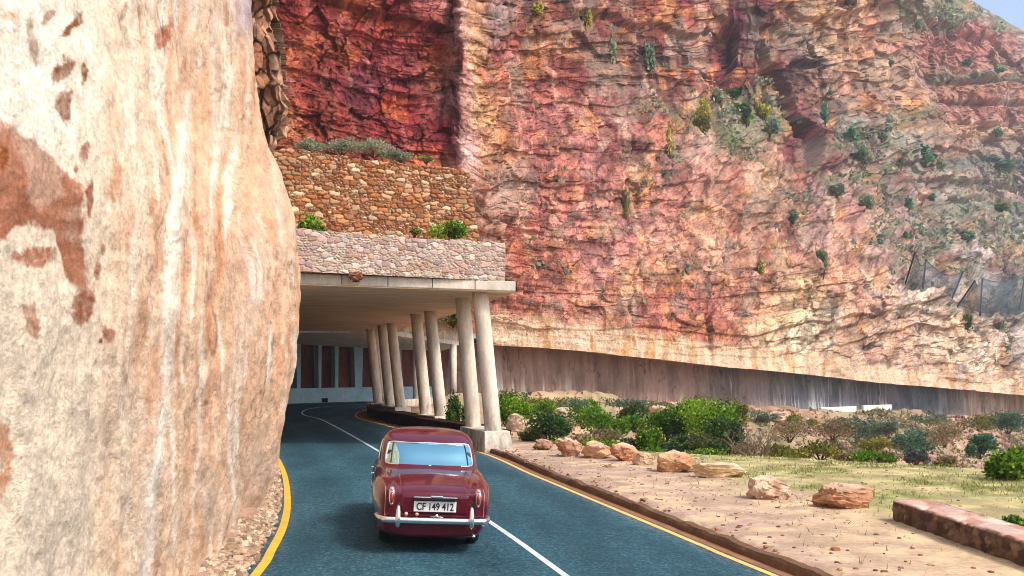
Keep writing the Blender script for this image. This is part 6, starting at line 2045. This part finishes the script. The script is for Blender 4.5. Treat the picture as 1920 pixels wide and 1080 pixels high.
# dry ground cover on the slope beyond the verge and the far bank
r = np.random.default_rng(33)
X = r.uniform(-2, 125, 260000); Y = r.uniform(26, 185, 260000)
b_ = X / Y * F + CX
k_ = (b_ > 900) & (b_ < 2050)
X, Y = X[k_], Y[k_]
d1 = poly_dist(X, Y, VERGE)
sq = (X - RIM0[0]) * RIMN[0] + (Y - RIM0[1]) * RIMN[1]
Zg = ground_z(X, Y)
vis = CAMH + (HY - 872) / F * Y
pt = fbm(X * 0.16, Y * 0.16, 3, 5, 611)
k_ = ((d1 > 0.3) | ((Y > 36) & (X > np.interp(Y, _rd, _rx) + 3.2))) & (sq > 6.4) & (Zg > vis - 1.5) & (r.random(len(X)) < 0.15 + 0.85 * sstep(-0.12, 0.25, pt))
X, Y, Zg, pt = X[k_][:52000], Y[k_][:52000], Zg[k_][:52000], pt[k_][:52000]
n7 = len(X); sz = (Y / 100) ** 0.8 * r.uniform(0.12, 0.4, n7)
C = np.stack([X, Y, Zg + sz * 0.35], 1) + r.normal(size=(n7, 3)) * 0.05
d1_ = r.normal(size=(n7, 3)); d1_[:, 2] = np.abs(d1_[:, 2]) + 0.4; d1_ /= np.linalg.norm(d1_, axis=1)[:, None]
d2_ = np.cross(d1_, r.normal(size=(n7, 3))); d2_ /= np.linalg.norm(d2_, axis=1)[:, None]
L = sz[:, None]
V_ = np.stack([C - d1_ * L, C + d2_ * L * .45, C + d1_ * L, C - d2_ * L * .45], 1).reshape(-1, 3)
me = pymesh('ground_cover', V_, (np.arange(n7) * 4)[:, None] + np.arange(4)[None], None, False)
p7 = np.array([lin(c) for c in ((176, 140, 112), (150, 112, 92), (196, 164, 130), (140, 142, 100), (120, 128, 92), (168, 160, 116), (122, 88, 76), (106, 120, 84))])
gi_ = np.clip((3.5 + 9 * pt + r.normal(size=n7) * 1.6).astype(int) % 8, 0, 7)
setcol(me, np.repeat(p7[gi_] * r.uniform(.7, 1.25, n7)[:, None], 4, 0) * 0.85)
o = link('ground_cover', me, M['leaf']); tag(o, 'tangle of dry brush and weeds covering the slope and far bank', 'ground cover', kind='stuff')
s = MB(); rp = random.Random(19)
for i in range(1500):
    t = rp.uniform(0.0, 1.05); q = rp.uniform(4.5, 26)
    c0 = rim(t) + RIMN * q
    z0 = float(zrim_road(t)) - 0.5 * max(0, q - 6.2)
    sz_ = rp.uniform(0.12, 0.42) * (2 if rp.random() < .06 else 1); kk = rp.uniform(.6, 1.15)
    cc_ = tuple(lin(rp.choice(((206, 170, 144), (186, 140, 116), (226, 200, 176), (150, 112, 96)))) * kk * 0.85)
    b = len(s.v)
    s.ellipsoid((c0[0], c0[1], z0), (sz_, sz_, sz_ * .7), 6, 4, .8, cc_)
    for q2 in range(b, len(s.v)):
        v = s.v[q2]; s.v[q2] = tuple(v[a] + rp.uniform(-.2, .2) * sz_ for a in range(3))
o = s.build('scree', M['boulder'], cols=True); tag(o, 'broken stones strewn over the far bank', 'scree', kind='stuff')

# grass blades and pebbles on the verge
r = np.random.default_rng(21)
n6 = 26000
X = r.uniform(-1, 19, n6 * 3); Y = r.uniform(9, 30, n6 * 3)
xr = np.interp(Y, _rd, _rx) + 0.5
off = X - xr
dens = sstep(2.6, 6.5, off) * sstep(10.5, 17, Y) * sstep(-0.15, 0.4, fbm(X * 0.9, Y * 0.9, 4, 5, 43)) + 0.03 * (off > 0.3)
keep = (r.random(len(X)) < dens * 0.9) & (poly_dist(X, Y, VERGE) <= 0) & ~((X > 6.3) & (X < 7.5) & (Y < 16))
X, Y = X[keep][:n6], Y[keep][:n6]
Zg = ground_z(X, Y)
n6 = len(X)
hgt = r.uniform(0.03, 0.11, n6); a = r.uniform(0, 6.28, n6); wd = 0.012
lean = r.normal(size=(n6, 2)) * 0.04
V_ = np.zeros((n6, 3, 3))
V_[:, 0] = np.stack([X - np.cos(a) * wd, Y - np.sin(a) * wd, Zg - 0.01], 1); V_[:, 1] = np.stack([X + np.cos(a) * wd, Y + np.sin(a) * wd, Zg - 0.01], 1)
V_[:, 2] = np.stack([X + lean[:, 0], Y + lean[:, 1], Zg + hgt], 1)
me = pymesh('grass', V_.reshape(-1, 3), (np.arange(n6) * 3)[:, None] + np.arange(3)[None], None, False)
pg = np.array([lin(c) for c in ((176, 170, 90), (150, 156, 80), (200, 186, 120), (130, 142, 70))])
setcol(me, np.repeat(pg[r.integers(0, 4, n6)] * r.uniform(.7, 1.2, n6)[:, None], 3, 0) * 0.75)
o = link('grass', me, M['leaf']); tag(o, 'thin yellow green grass on the sandy verge', 'grass', kind='stuff')

s = MB(); rp = random.Random(9)
for i in range(900):
    Y0 = rp.uniform(9.5, 30); X0 = float(np.interp(Y0, _rd, _rx)) + 0.55 + rp.random() ** 1.6 * 9
    if 6.2 < X0 < 7.6 and Y0 < 16.2: continue
    z0 = float(ground_z(np.array([X0]), np.array([Y0]))[0])
    q = rp.uniform(0.012, 0.04) * (2.2 if rp.random() < 0.04 else 1)
    kk = rp.uniform(.5, 1.1); cc_ = tuple(lin(rp.choice(((196, 150, 116), (170, 116, 84), (214, 184, 150), (130, 100, 84)))) * kk * 0.85)
    s.ellipsoid((X0, Y0, z0), (q * rp.uniform(.8, 1.4), q * rp.uniform(.8, 1.4), q * 0.6), 6, 4, 0.8, cc_)
o = s.build('pebbles', M['boulder'], cols=True); tag(o, 'loose pebbles scattered on the verge', 'pebbles', kind='stuff')

# crumbling outcrop high on the corner of the pale rock
ni, nj = 300, 320
a_ = np.linspace(-math.pi, math.pi, ni)[:, None] + np.zeros((1, nj)); t_ = np.linspace(0, 1, nj)[None] + np.zeros((ni, 1))
zz = 8.75 + t_ * 6.5
cxx = np.interp(zz, [8.7, 10, 12, 15], [-7.15, -7.25, -7.5, -7.9]); rr_ = np.interp(t_, [0, 0.03, 0.12, 0.4, 1], [0.02, 0.35, 0.62, 0.72, 0.85])
xx = cxx + rr_ * np.cos(a_); yy = 27.0 + rr_ * 1.1 * np.sin(a_)
k1, k2, ki_ = worley3(xx * 1.9, yy * 1.9, zz * 1.1, 705)
m1, m2, mi_ = worley3(xx * 4.5, yy * 4.5, zz * 3.0, 707)
fo1, fe1, ki_ = facets(xx * 1.5, yy * 1.5, zz * 0.8, 705, 0.9)
fo2, fe2, mi_ = facets(xx * 4.0, yy * 4.0, zz * 2.6, 707, 0.9)
dd_ = 0.30 * fo1 + 0.16 * fo2 + 0.25 * fbm(xx * 1.2, yy * 1.2, zz * 1.2, 4, 709)
dd_ *= sstep(0.0, 0.05, t_)
xx = xx + dd_ * np.cos(a_); yy = yy + dd_ * np.sin(a_)
c_ = lin((150, 92, 62)) * (1 - ki_[..., None]) + lin((216, 176, 146)) * ki_[..., None]
c_ = c_ * (0.55 + 0.75 * mi_[..., None]) * (1 - K(0.75 * sstep(0.10, 0.0, fe1))) * (1 - K(0.5 * sstep(0.10, 0.0, fe2)))
me = gridmesh('rock_outcrop', np.stack([xx, yy, zz], -1), np.clip(c_ * 0.85, 0, 1).reshape(-1, 3), smooth=False)
bmx = bmesh.new(); bmx.from_mesh(me); bmesh.ops.recalc_face_normals(bmx, faces=bmx.faces); bmx.to_mesh(me); bmx.free()
o = link('rock_outcrop', me, M['rockface'])
tag(o, 'crumbling brown outcrop at the upper corner of the pale rock', 'rock', kind='structure')

# ================================================================== SKY, SUN, CAMERA
w = bpy.data.worlds.new('World'); SC.world = w
w.use_nodes = True
nt = w.node_tree
bg = nt.nodes['Background']
sky = nt.nodes.new('ShaderNodeTexSky')
sky.sky_type = 'NISHITA'
sky.sun_disc = False
SUN_EL, SUN_AZ = math.radians(50), math.radians(118)     # azimuth clockwise from straight ahead
sky.sun_elevation = SUN_EL
sky.sun_rotation = SUN_AZ
sky.altitude = 0
sky.air_density = 1.0
sky.dust_density = 3.0
sky.ozone_density = 1.0
nt.links.new(sky.outputs[0], bg.inputs[0])
bg.inputs[1].default_value = 0.15
sl = bpy.data.lights.new('sun', 'SUN')
sl.energy = 1.9
sl.angle = math.radians(12)
sl.color = (1.0, 0.94, 0.86)
so = bpy.data.objects.new('sun', sl); COL.objects.link(so)
dv = Vector((math.sin(SUN_AZ) * math.cos(SUN_EL), math.cos(SUN_AZ) * math.cos(SUN_EL), math.sin(SUN_EL)))
so.rotation_euler = dv.to_track_quat('Z', 'Y').to_euler()
so.location = dv * 60

cam = bpy.data.cameras.new('camera')
cam.sensor_width = 36
cam.lens = 36 * F / 1920
cam.shift_y = (HY - 540) / 1920
cam.clip_start = 0.1; cam.clip_end = 3000
co = bpy.data.objects.new('camera', cam); COL.objects.link(co)
co.location = (0, 0, CAMH)
co.rotation_euler = (math.pi / 2, 0, 0)
SC.camera = co

SC.view_settings.view_transform = 'Standard'
SC.view_settings.look = 'None'
SC.view_settings.exposure = 0.80
SC.view_settings.gamma = 1.0
# the sea air of the bay
bpy.ops.mesh.primitive_cube_add(size=1, location=(400, 400, 110))
hz = bpy.context.object; hz.name = 'haze'; hz.data.name = 'haze'
hz.scale = (1500, 1700, 420); hz.location = (0, 300, 190)
hm = bpy.data.materials.new('sea_air'); hm.use_nodes = True
hn = hm.node_tree; hn.nodes.remove(hn.nodes['Principled BSDF'])
pv = hn.nodes.new('ShaderNodeVolumePrincipled'); pv.inputs['Color'].default_value = (0.72, 0.86, 1.0, 1); pv.inputs['Density'].default_value = 0.00032; pv.inputs['Anisotropy'].default_value = 0.2
hn.links.new(pv.outputs[0], hn.nodes['Material Output'].inputs['Volume'])
hz.data.materials.append(hm)
hz['label'] = 'pale blue sea haze over the whole bay'; hz['kind'] = 'stuff'; hz['category'] = 'haze'
SC.cycles.volume_bounces = 1
SC.cycles.max_bounces = 8
SC.cycles.transparent_max_bounces = 16
SC.cycles.use_denoising = True
SC.cycles.filter_width = 0.95
